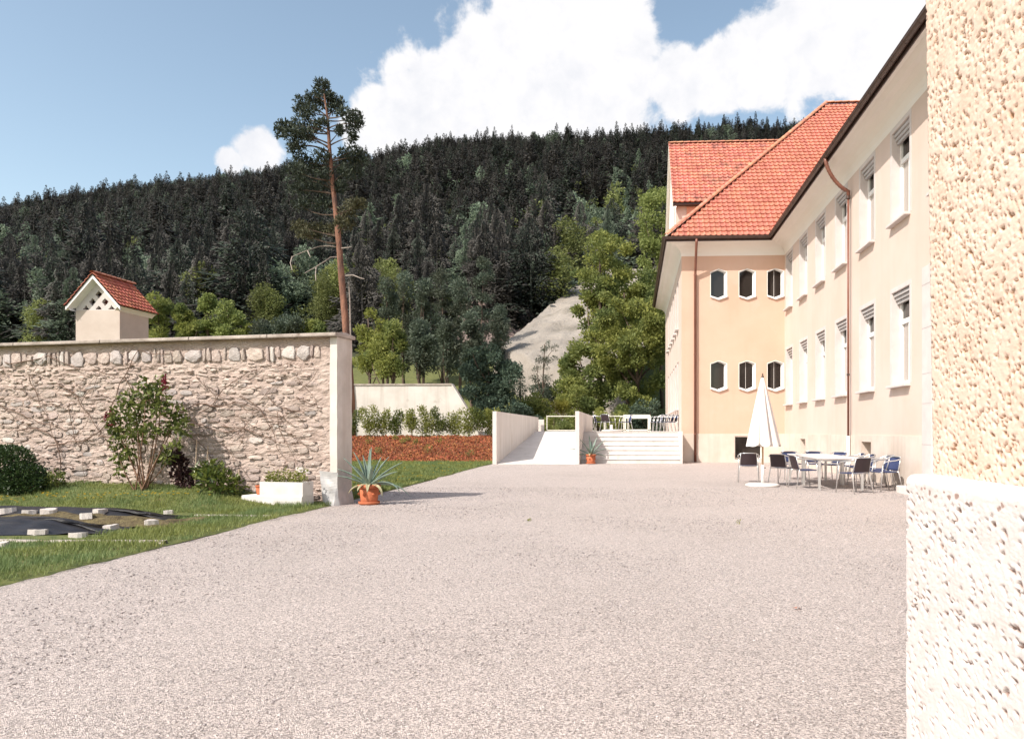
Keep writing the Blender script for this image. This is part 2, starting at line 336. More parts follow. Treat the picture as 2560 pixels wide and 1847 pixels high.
M['scree'] = pmat('scree', (0.27, 0.235, 0.20), (0.37, 0.325, 0.28), scale=0.25, bump=0.8, bscale=1.6, dist=0.6, spots=((0.21, 0.185, 0.15), 0.12, 0.56, 0.1), detail=10)
M['rock'] = pmat('rock', (0.17, 0.125, 0.11), (0.30, 0.225, 0.20), scale=0.3, bump=1.0, bscale=0.8, dist=0.6)
M['needle'] = leafmat('needle', (0.03, 0.042, 0.032), (0.075, 0.092, 0.06), 0.2)
M['needle_olive'] = leafmat('needle_olive', (0.06, 0.062, 0.035), (0.12, 0.115, 0.06), 0.2)
M['spruce'] = leafmat('spruce', (0.032, 0.029, 0.028), (0.078, 0.071, 0.060), 0.15, objrand=0.45)
M['spruce_green'] = leafmat('spruce_green', (0.032, 0.041, 0.032), (0.074, 0.092, 0.066), 0.15, objrand=0.4)
M['larch'] = leafmat('larch', (0.125, 0.165, 0.12), (0.24, 0.295, 0.20), 0.3, objrand=0.35)
M['spring'] = leafmat('spring', (0.16, 0.19, 0.06), (0.29, 0.31, 0.12), 0.35, objrand=0.3)
M['leaf_mid'] = leafmat('leaf_mid', (0.17, 0.195, 0.05), (0.42, 0.43, 0.13), 0.45, c3=(0.16, 0.20, 0.07), gscale=0.35)
M['leaf_bright'] = leafmat('leaf_bright', (0.16, 0.20, 0.06), (0.34, 0.38, 0.13), 0.4)
M['leaf_blue'] = leafmat('leaf_blue', (0.07, 0.095, 0.07), (0.155, 0.19, 0.135), 0.3, c3=(0.085, 0.095, 0.065), gscale=0.3)
M['leaf_dark'] = leafmat('leaf_dark', (0.04, 0.068, 0.05), (0.12, 0.165, 0.11), 0.25)
M['leaf_yellow'] = leafmat('leaf_yellow', (0.20, 0.19, 0.03), (0.33, 0.30, 0.06), 0.4)
M['leaf_shadow'] = leafmat('leaf_shadow', (0.03, 0.012, 0.014), (0.07, 0.03, 0.03), 0.2)  # near-black purple leaves, mostly standing in for shadow on the stone wall
M['leaf_lilac'] = leafmat('leaf_lilac', (0.06, 0.085, 0.022), (0.20, 0.225, 0.06), 0.3, rough=0.4)
M['leaf_box'] = leafmat('leaf_box', (0.025, 0.05, 0.018), (0.07, 0.11, 0.035), 0.2, rough=0.4)
M['leaf_laurel'] = leafmat('leaf_laurel', (0.04, 0.07, 0.02), (0.20, 0.23, 0.05), 0.25, rough=0.3)
M['leaf_hedge'] = leafmat('leaf_hedge', (0.15, 0.175, 0.04), (0.35, 0.355, 0.095), 0.4)
M['flower_red'] = leafmat('flower_red', (0.16, 0.012, 0.03), (0.30, 0.03, 0.06), 0.3)
M['flower_yellow'] = leafmat('flower_yellow', (0.55, 0.36, 0.02), (0.70, 0.50, 0.05), 0.3)

def streaks(m, amt, col):
    t = m.node_tree; n = t.nodes; l = t.links; b = n['Principled BSDF']; old = b.inputs['Base Color'].links[0].from_socket
    co = n.new('ShaderNodeTexCoord'); mp = n.new('ShaderNodeMapping'); mp.inputs['Scale'].default_value = (2.4, 2.4, 0.16); l.new(co.outputs['Object'], mp.inputs[0])
    nz = n.new('ShaderNodeTexNoise'); nz.inputs['Scale'].default_value = 1.6; nz.inputs['Detail'].default_value = 7; l.new(mp.outputs[0], nz.inputs['Vector'])
    mr = n.new('ShaderNodeMapRange'); mr.inputs['From Min'].default_value = .52; mr.inputs['From Max'].default_value = .74; mr.inputs['To Max'].default_value = amt; l.new(nz.outputs['Fac'], mr.inputs['Value'])
    mx = n.new('ShaderNodeMix'); mx.data_type = 'RGBA'; l.new(mr.outputs[0], mx.inputs[0]); l.new(old, mx.inputs[6]); mx.inputs[7].default_value = C4(col); l.new(mx.outputs[2], b.inputs['Base Color'])
streaks(M['facade'], .18, (0.52, 0.41, 0.34)); streaks(M['facade_south'], .28, (0.54, 0.37, 0.27)); streaks(M['plaster_far'], .5, (0.42, 0.36, 0.31)); streaks(M['ramp_white'], .5, (0.50, 0.45, 0.41)); streaks(M['plinth'], .5, (0.48, 0.39, 0.33)); streaks(M['pier'], .6, (0.44, 0.36, 0.30))
# ================================================================== SETTING
def sm(t): t = max(0.0, min(1.0, t)); return t * t * (3 - 2 * t)
def lerp(a, b, t): return a + (b - a) * t
RIDGE = [(-300, .262), (0, .283), (280, .31), (500, .32), (730, .333), (940, .343), (1130, .360), (1350, .366), (1580, .369), (1800, .374), (2050, .372), (2600, .36)]
def ridge_ratio(px):
    if px <= RIDGE[0][0]: return RIDGE[0][1]
    for (a, ra), (b, rb) in zip(RIDGE, RIDGE[1:]):
        if px <= b: return lerp(ra, rb, (px - a) / (b - a))
    return RIDGE[-1][1]
def to_px(x, y):
    a = math.cos(YAW) * x + math.sin(YAW) * y; b = -math.sin(YAW) * x + math.cos(YAW) * y
    return PPX + FPX * a / max(b, 1.0)
def hill(x, y):
    """height of the land beyond the terrace"""
    if y < 52: return -0.25
    k = ridge_ratio(to_px(x, y)) / 0.372
    if y < 100: z = 0.26 * (y - 52) * sm((y - 52) / 30.0)
    else:
        z = 12.5 + 0.42 * (y - 100) + 0.00004 * (y - 100) ** 2
        if y > 600: z = 12.5 + 0.42 * 500 + 10 - 0.5 * (y - 600)
    z *= k
    z += 9.0 * sm((y - 90) / 200.0) * (noise.noise(Vector((x * 0.008, y * 0.008, 3.3))) ) + 2.5 * sm((y - 60) / 60) * noise.noise(Vector((x * 0.03, y * 0.03, 1.1)))
    return z - 0.25

g = MB(); g.face([(-3000, -60, -0.30), (3000, -60, -0.30), (3000, 5000, -0.30), (-3000, 5000, -0.30)])
tag(g.build('ground', M['meadow']), kind='structure')

# hillside terrain
def hf(u, v):
    y = 48 + 740 * v ** 1.6; x = (u - 0.5) * (y * 2.3 + 120); return (x, y, hill(x, y))
hs = MB(); hs.grid(hf, 150, 110)
ho = hs.build('hillside', [M['soil_far'], M['meadow']], smooth=True); tag(ho, kind='structure')
for p in ho.data.polygons:
    c = p.center
    if c.y < 97 + 10 * noise.noise(Vector((c.x * 0.03, 0, 0))): p.material_index = 1

# gravel courtyard
def cy(u, v):
    x = lerp(-6.6, 7.0, u); y = lerp(-3, 33.0, v)
    return (x + (0.05 * noise.noise(Vector((0, y * 1.3, 0))) + 0.03 * noise.noise(Vector((0, y * 5, 4))) if u == 0 else 0), y, 0.0 + (0.012 * noise.noise(Vector((x * 0.6, y * 0.6, 0))) if 0 < u < 1 else 0))
g = MB(); g.grid(cy, 60, 160); courtyard = tag(g.build('courtyard_gravel', M['gravel'], smooth=True), kind='structure')

# garden ground left of the gravel, rising to the foot of the stone wall
WALL0 = Vector((-5.42, 13.25, 0)); WALL_RZ = math.atan2(-0.1633, 0.9866)
def wall_pt(lx, ly, z): 
    c, s = math.cos(WALL_RZ), math.sin(WALL_RZ); return Vector((WALL0.x + c * lx - s * ly, WALL0.y + s * lx + c * ly, z))
def garden_z(x, y):
    d = (y - 13.25) - (x + 5.42) * (-0.1655)      # <0 in front of the wall
    return 0.012 + 0.27 * sm((-6.0 - x) / 2.2) * sm((d + 1.9) / 1.7) + 0.02 * noise.noise(Vector((x, y, 0))) + 0.022
def gd(u, v):
    y = lerp(-2, 15.6, v); x = lerp(-18, -5.47, u)
    if u == 1: x += 0.06 * noise.noise(Vector((2, y * 1.1, 0))) + 0.05 * noise.noise(Vector((7, y * 4.0, 0)))
    return (x, y, garden_z(x, y) if u < 1 else 0.004)
g = MB(); g.grid(gd, 60, 90); tag(g.build('garden_lawn', M['lawn'], smooth=True), kind='structure')
def gl2(u, v):
    y = lerp(13.9, 31.9, v); x = lerp(-24, -5.50 - 0.30 * sm((y - 16) / 14), u)
    if u == 1: x += 0.05 * noise.noise(Vector((2, y * 1.0, 5)))
    return (x, y, 0.02 + 0.02 * noise.noise(Vector((x * 0.7, y * 0.7, 9))) if u < 1 else 0.004)
g = MB(); g.grid(gl2, 40, 60); tag(g.build('back_lawn', M['lawn'], smooth=True), kind='structure')
# bark-mulch bank rising to the planting strip, and the strip behind it
def bk(u, v):
    x = lerp(-24, -5.76, u); y = 31.3 + 4.2 * v
    z = 0.0 + 1.06 * sm(v * 1.02) + 0.07 * noise.noise(Vector((x * 1.3, y * 1.3, 0))) * (0 if v in (0, 1) else 1)
    return (x, y, z)
g = MB(); g.grid(bk, 90, 26); tag(g.build('mulch_bank', M['mulch'], smooth=True), kind='structure')
g = MB(); g.grid(lambda u, v: (lerp(-24, -5.76, u), lerp(35.5, 43.5, v), 1.06 + 0.03 * noise.noise(Vector((u * 20, v * 8, 0)))), 30, 12)
tag(g.build('upper_lawn', M['lawn'], smooth=True), kind='structure')

# ------------------------------------------------------------------ scatter with geometry nodes (uncountable things only)
def scatter(name, pts, rots, scls, idxs, protos, kind='stuff'):
    me = bpy.data.meshes.new(name); me.from_pydata(pts, [], [])
    for nm, ty, data in (('rot', 'FLOAT_VECTOR', rots), ('scl', 'FLOAT_VECTOR', scls)):
        a = me.attributes.new(nm, ty, 'POINT'); a.data.foreach_set('vector', [c for v in data for c in v])
    a = me.attributes.new('idx', 'INT', 'POINT'); a.data.foreach_set('value', idxs)
    o = link(name, me); tag(o, kind=kind)
    ng = bpy.data.node_groups.new(name, 'GeometryNodeTree')
    ng.interface.new_socket('Geometry', in_out='INPUT', socket_type='NodeSocketGeometry'); ng.interface.new_socket('Geometry', in_out='OUTPUT', socket_type='NodeSocketGeometry')
    n = ng.nodes; l = ng.links
    gi = n.new('NodeGroupInput'); go = n.new('NodeGroupOutput'); iop = n.new('GeometryNodeInstanceOnPoints'); iop.inputs['Pick Instance'].default_value = True
    jn = n.new('GeometryNodeJoinGeometry')
    for p in reversed(protos):
        oi = n.new('GeometryNodeObjectInfo'); oi.inputs['Object'].default_value = p; oi.inputs['As Instance'].default_value = True; l.new(oi.outputs['Geometry'], jn.inputs[0])
    l.new(gi.outputs[0], iop.inputs['Points']); l.new(jn.outputs[0], iop.inputs['Instance'])
    for nm, ty, sock in (('rot', 'FLOAT_VECTOR', 'Rotation'), ('scl', 'FLOAT_VECTOR', 'Scale'), ('idx', 'INT', 'Instance Index')):
        a = n.new('GeometryNodeInputNamedAttribute'); a.data_type = ty; a.inputs['Name'].default_value = nm
        if sock == 'Rotation':
            e = n.new('FunctionNodeEulerToRotation'); l.new(a.outputs[0], e.inputs[0]); l.new(e.outputs[0], iop.inputs[sock])
        else: l.new(a.outputs[0], iop.inputs[sock])
    l.new(iop.outputs[0], go.inputs[0])
    md = o.modifiers.new('scatter', 'NODES'); md.node_group = ng
    return o
def proto(name, me):            # never linked to the scene: only a source for scatter()
    return bpy.data.objects.new(name, me)

def rock_mesh(name, mat, seed, n=1, jit=0.25):
    bm = bmesh.new(); bmesh.ops.create_icosphere(bm, subdivisions=n, radius=1.0)
    for v in bm.verts:
        k = 1 + jit * noise.noise(v.co * 1.7 + Vector((seed * 3.1, 0, 0))) * 1.6; v.co *= k
    me = bpy.data.meshes.new(name); bm.to_mesh(me); bm.free(); me.materials.append(mat); return me

# loose gravel stones on the near courtyard
pb = [proto('pebble', rock_mesh('pebble', M['pebble'], i, 1, 0.4)) for i in range(3)]
P, Q, S, I = [], [], [], []
for i in range(70000):
    y = 2.6 + 15.0 * rnd.random() ** 1.9; x = -5.4 + rnd.random() * 11.6
    if abs(x) > y * 0.95 + 1: continue
    if x > 1.1 and y < 3.0: continue
    s = (0.0026 + 0.0050 * rnd.random() ** 3) * (1 + y * 0.05)
    P.append((x, y, s * 0.3)); Q.append((rnd.uniform(-.5, .5), rnd.uniform(-.5, .5), rnd.random() * 6.28)); S.append((s * rnd.uniform(.9, 1.5), s * rnd.uniform(.7, 1.1), s * rnd.uniform(.5, .8))); I.append(rnd.randrange(3))
tag(scatter('loose_gravel', P, Q, S, I, pb), 'loose grey pink gravel lying on the courtyard', 'gravel')

# ================================================================== SCHOOL BUILDING
XF, XW, YS = 6.42, 2.04, 32.0          # east facade plane, west facade plane, south (hexagon window) wall
WT, PL = 8.86, 1.23                    # wall top, plinth top
EAVE, OV = 9.46, 0.70                  # eave height, overhang
sb = wempty('school_building', (XF, YS, 0))
tag(sb, 'long pale yellow plastered building with red tiled roof and rows of tall windows', 'building')

class Frame:
    def __init__(s, o, a, n): s.o, s.a, s.n = Vector(o), Vector(a), Vector(n)
    def __call__(s, a, z, n=0.0): return s.o + s.a * a + Vector((0, 0, z)) + s.n * n
FE = Frame((XF, 6, 0), (0, 1, 0), (-1, 0, 0)); FS = Frame((XW, YS, 0), (1, 0, 0), (0, -1, 0)); FW = Frame((XW, YS, 0), (0, 1, 0), (-1, 0, 0))
def wall_open(mb, F, a0, a1, z0, z1, ops, hexes=(), depth=0.28):
    """plaster wall with rectangular openings (a,b,c,d) and hexagonal ones; reveals included"""
    allo = list(ops) + list(hexes)
    A = sorted({a0, a1, *[o[0] for o in allo], *[o[1] for o in allo]}); Z = sorted({z0, z1, *[o[2] for o in allo], *[o[3] for o in allo]})
    A = [a for a in A if a0 <= a <= a1]; Z = [z for z in Z if z0 <= z <= z1]
    for i in range(len(A) - 1):
        for j in range(len(Z) - 1):
            ca, cz = (A[i] + A[i + 1]) / 2, (Z[j] + Z[j + 1]) / 2
            if any(o[0] < ca < o[1] and o[2] < cz < o[3] for o in allo): continue
            mb.face([F(A[i], Z[j]), F(A[i + 1], Z[j]), F(A[i + 1], Z[j + 1]), F(A[i], Z[j + 1])])
    for (p, q, r, s) in ops:
        c = [(p, r), (q, r), (q, s), (p, s)]
        mb.slot = 1
        for k in range(4):
            u, v = c[k], c[(k + 1) % 4]; mb.face([F(*u), F(*v), F(v[0], v[1], -depth), F(u[0], u[1], -depth)])
        mb.slot = 0
    for o in hexes:
        h = hexpts(o)
        for cor, k in (((o[0], o[3]), (0, 5)), ((o[1], o[3]), (0, 1)), ((o[1], o[2]), (3, 2)), ((o[0], o[2]), (3, 4))):
            mb.face([F(*cor), F(*h[k[0]]), F(*h[k[1]])])
        for k in range(6):
            u, v = h[k], h[(k + 1) % 6]; mb.face([F(*u), F(*v), F(v[0], v[1], -0.03), F(u[0], u[1], -0.03)])
def hexpts(o, grow=0.0):
    a0, a1, z0, z1 = o; m = (a0 + a1) / 2; pt = 0.11
    return [(m, z1 + grow * 1.15), (a1 + grow, z1 - pt + grow * 0.6), (a1 + grow, z0 + pt - grow * 0.6), (m, z0 - grow * 1.15), (a0 - grow, z0 + pt - grow * 0.6), (a0 - grow, z1 - pt + grow * 0.6)]
def fbox(mb, F, a0, a1, z0, z1, n0, n1):
    p = [F(a0, z0, n0), F(a1, z0, n0), F(a1, z1, n0), F(a0, z1, n0), F(a0, z0, n1), F(a1, z0, n1), F(a1, z1, n1), F(a0, z1, n1)]
    i = len(mb.v); mb.v += [tuple(x) for x in p]
    for q in ((0,3,2,1),(4,5,6,7),(0,1,5,4),(1,2,6,5),(2,3,7,6),(3,0,4,7)): mb.f.append(tuple(i + k for k in q)); mb.m.append(mb.slot)

WIN_C = [18.24 + 2.56 * k - 6 for k in range(-1, 6)]         # window axes along the east facade (a-coordinate)
HW = 0.59
rows = [(2.46, 4.76), (6.45, 8.72)]
DOOR = (8.7 - 0.05, 10.25, 0.16, 4.55)
ops = []
for zi, (z0, z1) in enumerate(rows):
    for k, c in enumerate(WIN_C):
        if k == 0 and zi == 0: continue
        ops.append((c - HW, c + HW, z0, z1))
mb = MB(); wall_open(mb, FE, 2.0, 26.0, PL, WT, ops + [(DOOR[0], DOOR[1], PL, DOOR[3])])
mb.build('wall', [M['facade'], M['stone_trim']], sb)
hexo = [(c - XW - 0.34, c - XW + 0.34, z, z + 1.27) for z in (3.07, 7.0) for c in (3.63, 4.84, 6.04)]
mb = MB(); wall_open(mb, FS, 0.0, XF - XW, PL, WT, [], hexo); mb.build('wall', M['facade_south'], sb)
west = []
for c in (2.7, 4.5, 6.3, 8.1, 9.9, 12.0): west += [(c - 0.5, c + 0.5, 6.05, 8.3), (c - 0.5, c + 0.5, 2.35, 4.55)]
mb = MB(); wall_open(mb, FW, 0.0, 16.3, PL, WT, west); mb.build('wall', [M['facade'], M['stone_trim']], sb)
# plinth, 3 cm proud
FEp = Frame((XF - 0.03, 6, 0), (0, 1, 0), (-1, 0, 0)); FSp = Frame((XW - 0.03, YS - 0.03, 0), (1, 0, 0), (0, -1, 0)); FWp = Frame((XW - 0.03, YS - 0.03, 0), (0, 1, 0), (-1, 0, 0))
base_e = [(c - 0.42, c + 0.42, 0.42, 1.05) for c in (20.8 - 6, 28.48 - 6)]
base_s = [(2.30, 3.50, 0.14, 1.13)]
for F, a1, op in ((FEp, 26.0 - 0.03, base_e), (FSp, XF - XW, base_s), (FWp, 16.3, [])):
    mb = MB(); wall_open(mb, F, 2.0 if F is FEp else 0.0, a1, -0.1, PL, op + ([(DOOR[0], DOOR[1], 0.16, PL)] if F is FEp else []), depth=0.4)
    a0 = 2.0 if F is FEp else 0.0
    mb.face([F(a0, PL), F(a1, PL), F(a1, PL, -0.03), F(a0, PL, -0.03)])
    mb.build('plinth', [M['plinth'], M['plinth']], sb)
def cellar_window(F, o, depth):
    mb = MB(); fbox(mb, F, o[0] + .005, o[1] - .005, o[2] + .01, o[2] + 0.06, -depth + 0.01, -depth + 0.07); fbox(mb, F, o[0] + .005, o[1] - .005, o[3] - 0.05, o[3] - .005, -depth + 0.01, -depth + 0.07)
    fbox(mb, F, o[0] + .005, o[0] + 0.06, o[2] + 0.06, o[3] - 0.05, -depth + 0.01, -depth + 0.07); fbox(mb, F, o[1] - 0.06, o[1] - .005, o[2] + 0.06, o[3] - 0.05, -depth + 0.01, -depth + 0.07)
    f = mb.build('cellar_window', M['white_paint'], sb)
    mb = MB(); mb.face([F(o[0], o[2], -depth + 0.02), F(o[1], o[2], -depth + 0.02), F(o[1], o[3], -depth + 0.02), F(o[0], o[3], -depth + 0.02)]); mb.build('pane', M['glass'], f)
for o in base_e: cellar_window(FEp, o, 0.4)
cellar_window(FSp, base_s[0], 0.4)

def tall_window(F, c, z0, z1, hw, trim=True, curtain=True):
    """white casement with transom, set back in its reveal, with stone surround, sill and raised blind"""
    d = -0.20; mb = MB()
    a0, a1 = c - hw + .004, c + hw - .004; zb, zt = z0 + 0.03, z1 - .03; tr = z0 + (z1 - z0) * 0.66
    for q in ((a0, a0 + .07, zb, zt), (a1 - .07, a1, zb, zt), (a0 + .07, a1 - .07, zb, zb + .09), (a0 + .07, a1 - .07, zt - .08, zt), (a0 + .07, a1 - .07, tr, tr + .12)):
        fbox(mb, F, *q, d - .08, d)
    fbox(mb, F, c - .045, c + .045, zb + .09, tr, d - .08, d - .01)
    for q in ((a0 + .07, a0 + .115, zb + .09, tr), (a1 - .115, a1 - .07, zb + .09, tr), (c - .085, c - .045, zb + .09, tr), (c + .045, c + .085, zb + .09, tr)): fbox(mb, F, *q, d - .08, d - .02)
    w_ = mb.build('window', M['white_paint'], sb)
    for (p, q, r, s, mt) in ((a0 + .07, c - .045, zb + .09, tr, 'curtain' if curtain else 'glass'), (c + .045, a1 - .07, zb + .09, tr, 'curtain' if curtain else 'glass'), (a0 + .07, a1 - .07, tr + .12, zt - .08, 'glass')):
        mb = MB(); mb.face([F(p, r, d - .05), F(q, r, d - .05), F(q, s, d - .05), F(p, s, d - .05)]); mb.build('pane', M[mt], w_)
    # blind: three stacked slats under the lintel
    mb = MB()
    for k in range(3): fbox(mb, F, a0 + .01, a1 - .01, z1 - .10 - .085 * k, z1 - .03 - .085 * k, d + .01 , d + .16 - 0.04 * k)
    mb.build('blind', M['blind'], w_)
    mb = MB(); fbox(mb, F, c - hw - .06, c + hw + .06, z0 - .06, z0 + .004, -.22, .14); mb.build('sill', M['stone_trim'], w_, bevel=0.01)
    if trim:
        mb = MB(); t_ = .12
        fbox(mb, F, c - hw - t_, c - hw - .006, z0 + .006, z1 + .003, -.02, .007); fbox(mb, F, c + hw + .006, c + hw + t_, z0 + .006, z1 + .003, -.02, .007); fbox(mb, F, c - hw - t_, c + hw + t_, z1 + .006, min(z1 + t_, WT - .01), -.02, .007)
        mb.build('surround', M['stone_trim'], w_)
for zi, (z0, z1) in enumerate(rows):
    for k, c in enumerate(WIN_C):
        if k == 0 and zi == 0: continue
        tall_window(FE, c, z0, z1, HW)
for o in west: tall_window(FW, (o[0] + o[1]) / 2, o[2], o[3], (o[1] - o[0]) / 2, trim=False, curtain=False)
# hexagonal windows
for i, o in enumerate(hexo):
    h0 = hexpts(o); h1 = hexpts(o, 0.022); hi = hexpts((o[0] + .02, o[1] - .105, o[2] + .07, o[3] - .02)); mb = MB(); F = FS
    for k in range(6):
        k2 = (k + 1) % 6
        mb.face([F(*h0[k], .012), F(*h0[k2], .012), F(*h1[k2], .012), F(*h1[k], .012)])
        mb.face([F(*h1[k], .012), F(*h1[k2], .012), F(*h1[k2], -.01), F(*h1[k], -.01)])
        mb.face([F(*h0[k], .012), F(*hi[k], -.15), F(*hi[k2], -.15), F(*h0[k2], .012)])
    wn_ = mb.build('hexagon_window', M['white_paint'], sb)
    mb = MB()
    for (p, q) in ((h1[4], h1[3]), (h1[3], h1[2])):      # v-shaped sill
        dz = .05
        P8 = [F(p[0], p[1] - .02, 0), F(q[0], q[1] - .02, 0), F(q[0], q[1] + dz, 0), F(p[0], p[1] + dz, 0)]
        P9 = [F(p[0], p[1] - .02, .07), F(q[0], q[1] - .02, .07), F(q[0], q[1] + dz, .07), F(p[0], p[1] + dz, .07)]
        mb.face(P9); mb.face([P8[0], P8[1], P9[1], P9[0]]); mb.face([P8[3], P9[3], P9[2], P8[2]]); mb.face([P8[0], P9[0], P9[3], P8[3]]); mb.face([P8[1], P8[2], P9[2], P9[1]])
    mb.build('sill', M['white_paint'], wn_)
    mb = MB(); mb.face([F(*p, -.145) for p in hi]); pn = mb.build('pane', M['glass'], wn_)
    if i in (2, 5, 1):
        mb = MB(); fbox(mb, F, (o[0] + o[1]) / 2 - .062, (o[0] + o[1]) / 2 - .042, o[2] + .10, o[3] - .04, -.143, -.125); mb.build('glazing_bar', M['blind'], wn_)
# doorway with stone surround, near end of the east facade
mb = MB(); F = FEp
fbox(mb, F, DOOR[1], DOOR[1] + 0.50, -0.05, 4.95, -.05, .03); fbox(mb, F, DOOR[0] - 0.5, DOOR[0], -0.05, 4.95, -.05, .03); fbox(mb, F, DOOR[0], DOOR[1], DOOR[3], 4.95, -.05, .03)
dr = mb.build('doorway', M['stone_trim'], sb)
for z in (1.05, 1.95, 2.6, 3.6, 4.55):
    mb = MB(); fbox(mb, F, DOOR[1] - .002, DOOR[1] + 0.503, z, z + .012, .0, .034); mb.build('joint', M['blind'], dr)
mb = MB(); fbox(mb, F, DOOR[0], DOOR[1], 0.16, 2.5, -.40, -.34); fbox(mb, F, DOOR[0], DOOR[1], 2.5, 2.62, -.40, -.32); mb.build('door_leaf', M['white_paint'], dr)
mb = MB(); fbox(mb, F, DOOR[0], DOOR[1], 2.62, DOOR[3], -.40, -.37); mb.build('pane', M['glass'], dr)
mb = MB(); fbox(mb, F, DOOR[0], DOOR[0] + .05, 0.16, DOOR[3], -.41, 0); fbox(mb, F, DOOR[1] - .05, DOOR[1], .16, DOOR[3], -.41, 0); mb.build('jamb', M['stone_trim'], dr)
mb = MB(); fbox(mb, F, DOOR[0] - 0.5, DOOR[1] + 0.42, -.05, .155, -.40, .62); mb.build('doorstep', M['ramp_white'], sb, bevel=0.015)

# coved soffit and gutter running round the three visible sides
path = [Vector((XF, 8.0)), Vector((XF, YS)), Vector((XW, YS)), Vector((XW, YS + 16.4))]
nrm = [Vector((-1, 0)), Vector((-0.999, -0.999)), Vector((-1, -1)), Vector((-1, 0))]
def offs(i, d): return path[i] + nrm[i] * d
prof = [(0.0, WT - .01)] + [(OV * (1 - math.cos(R(90) * t)) * 0.62 , WT - .01 + 0.42 * math.sin(R(90) * t)) for t in (.2, .4, .6, .8, 1.0)] + [(OV * 0.8, EAVE - .12), (OV - .02, EAVE - .10)]
for i in range(3):
    mb = MB()
    for (d0, z0), (d1, z1) in zip(prof, prof[1:]):
        a, b_, c, d = offs(i, d0), offs(i + 1, d0), offs(i + 1, d1), offs(i, d1)
        mb.face([(a.x, a.y, z0), (b_.x, b_.y, z0), (c.x, c.y, z1), (d.x, d.y, z1)])
    mb.build('soffit', M['soffit'], sb, smooth=True)
    # half-round gutter with fascia board
    mb = MB(); gp = [(OV - .03, EAVE - .13), (OV - .02, EAVE + .04)]
    gp = [(OV - .02 + .075 - .085 * math.cos(R(180) * t), EAVE + .03 - .095 * math.sin(R(180) * t)) for t in [k / 8 for k in range(9)]] + [(OV + .15, EAVE + .045)]
    gp = [(OV - .03, EAVE + .03), (OV - .035, EAVE - .14), (OV - .01, EAVE - .14)] + gp
    for (d0, z0), (d1, z1) in zip(gp, gp[1:]):
        a, b_, c, d = offs(i, d0), offs(i + 1, d0), offs(i + 1, d1), offs(i, d1)
        mb.face([(a.x, a.y, z0), (b_.x, b_.y, z0), (c.x, c.y, z1), (d.x, d.y, z1)])
    gt = mb.build('gutter', M['gutter'], sb)
    a, b_ = offs(i, OV + .06), offs(i + 1, OV + .06); n_ = int((b_ - a).length / 0.75)
    for k in range(1, n_):
        p = a + (b_ - a) * (k / n_)
        if p.y < 14.2 or (i == 2 and p.y > 40): continue
        q = (nrm[i] if i == 0 else (Vector((0, -1)) if i == 1 else Vector((-1, 0)))).normalized(); t_ = (b_ - a).normalized() * .012
        mb = MB()
        for s_ in range(5):
            an0, an1 = R(180) * s_ / 5, R(180) * (s_ + 1) / 5
            f0 = q * (-.094 * math.cos(an0)); f1 = q * (-.094 * math.cos(an1)); z0_, z1_ = EAVE + .03 - .104 * math.sin(an0), EAVE + .03 - .104 * math.sin(an1)
            mb.face([(p.x + f0.x - t_.x, p.y + f0.y - t_.y, z0_), (p.x + f0.x + t_.x, p.y + f0.y + t_.y, z0_), (p.x + f1.x + t_.x, p.y + f1.y + t_.y, z1_), (p.x + f1.x - t_.x, p.y + f1.y - t_.y, z1_)])
        mb.build('gutter_bracket', M['gutter'], gt)
# downpipes
mb = MB(); x = 2.62; y0 = YS - .10
mb.tube([(x, YS - OV - .06, EAVE - .05), (x, YS - OV - .05, EAVE - .22), (x, YS - OV + .08, EAVE - .42), (x, y0 - .10, WT - .62), (x, y0, WT - .78), (x, y0, 0.02)], .055, 12)
dp = mb.build('downpipe', M['downpipe'], sb, smooth=True)
for z in (1.2, 4.6, 8.0, 0.35):
    mb = MB(); mb.tube([(x, y0, z), (x, y0, z + .05)], .066, 12); mb.tube([(x, y0, z + .025), (x, YS + .01, z + .025)], .012, 6); mb.build('pipe_clip', M['downpipe'], dp)
ye = 22.25; xe = XF - .10
mb = MB(); pts = []
xs0 = XF - OV - .06
for k in range(13):
    t = k / 12; an = R(90) * t
    pts.append((xs0 + (xe - xs0) * (1 - math.cos(an)), ye, EAVE - .06 - .98 * math.sin(an) * (0.55 + 0.45 * t)))
pts += [(xe, ye, 8.2)]
mb.tube(pts, .055, 12); sn = mb.build('swan_neck', M['downpipe'], sb, smooth=True)
for k in range(2, 12):
    a, b_ = Vector(pts[k]), Vector(pts[k + 1]); mb = MB(); mb.tube([a, a + (b_ - a).normalized() * .025], .061, 12); mb.build('pipe_ring', M['downpipe'], sn)
mb = MB(); mb.tube([(xe, ye, 8.22), (xe, ye, 1.2)], .032, 10); d2 = mb.build('downpipe', M['downpipe'], sb, smooth=True)
mb = MB(); mb.tube([(xe, ye, 1.2), (xe, ye, -.02)], .048, 10); mb.build('standpipe', M['white_paint'], d2, smooth=True)
mb = MB(); mb.tube([(xe, ye, 8.20), (xe, ye, 8.28)], .064, 10); mb.tube([(xe, ye, 2.98), (xe, ye, 3.04)], .045, 10); mb.build('pipe_clip', M['gutter'], d2)

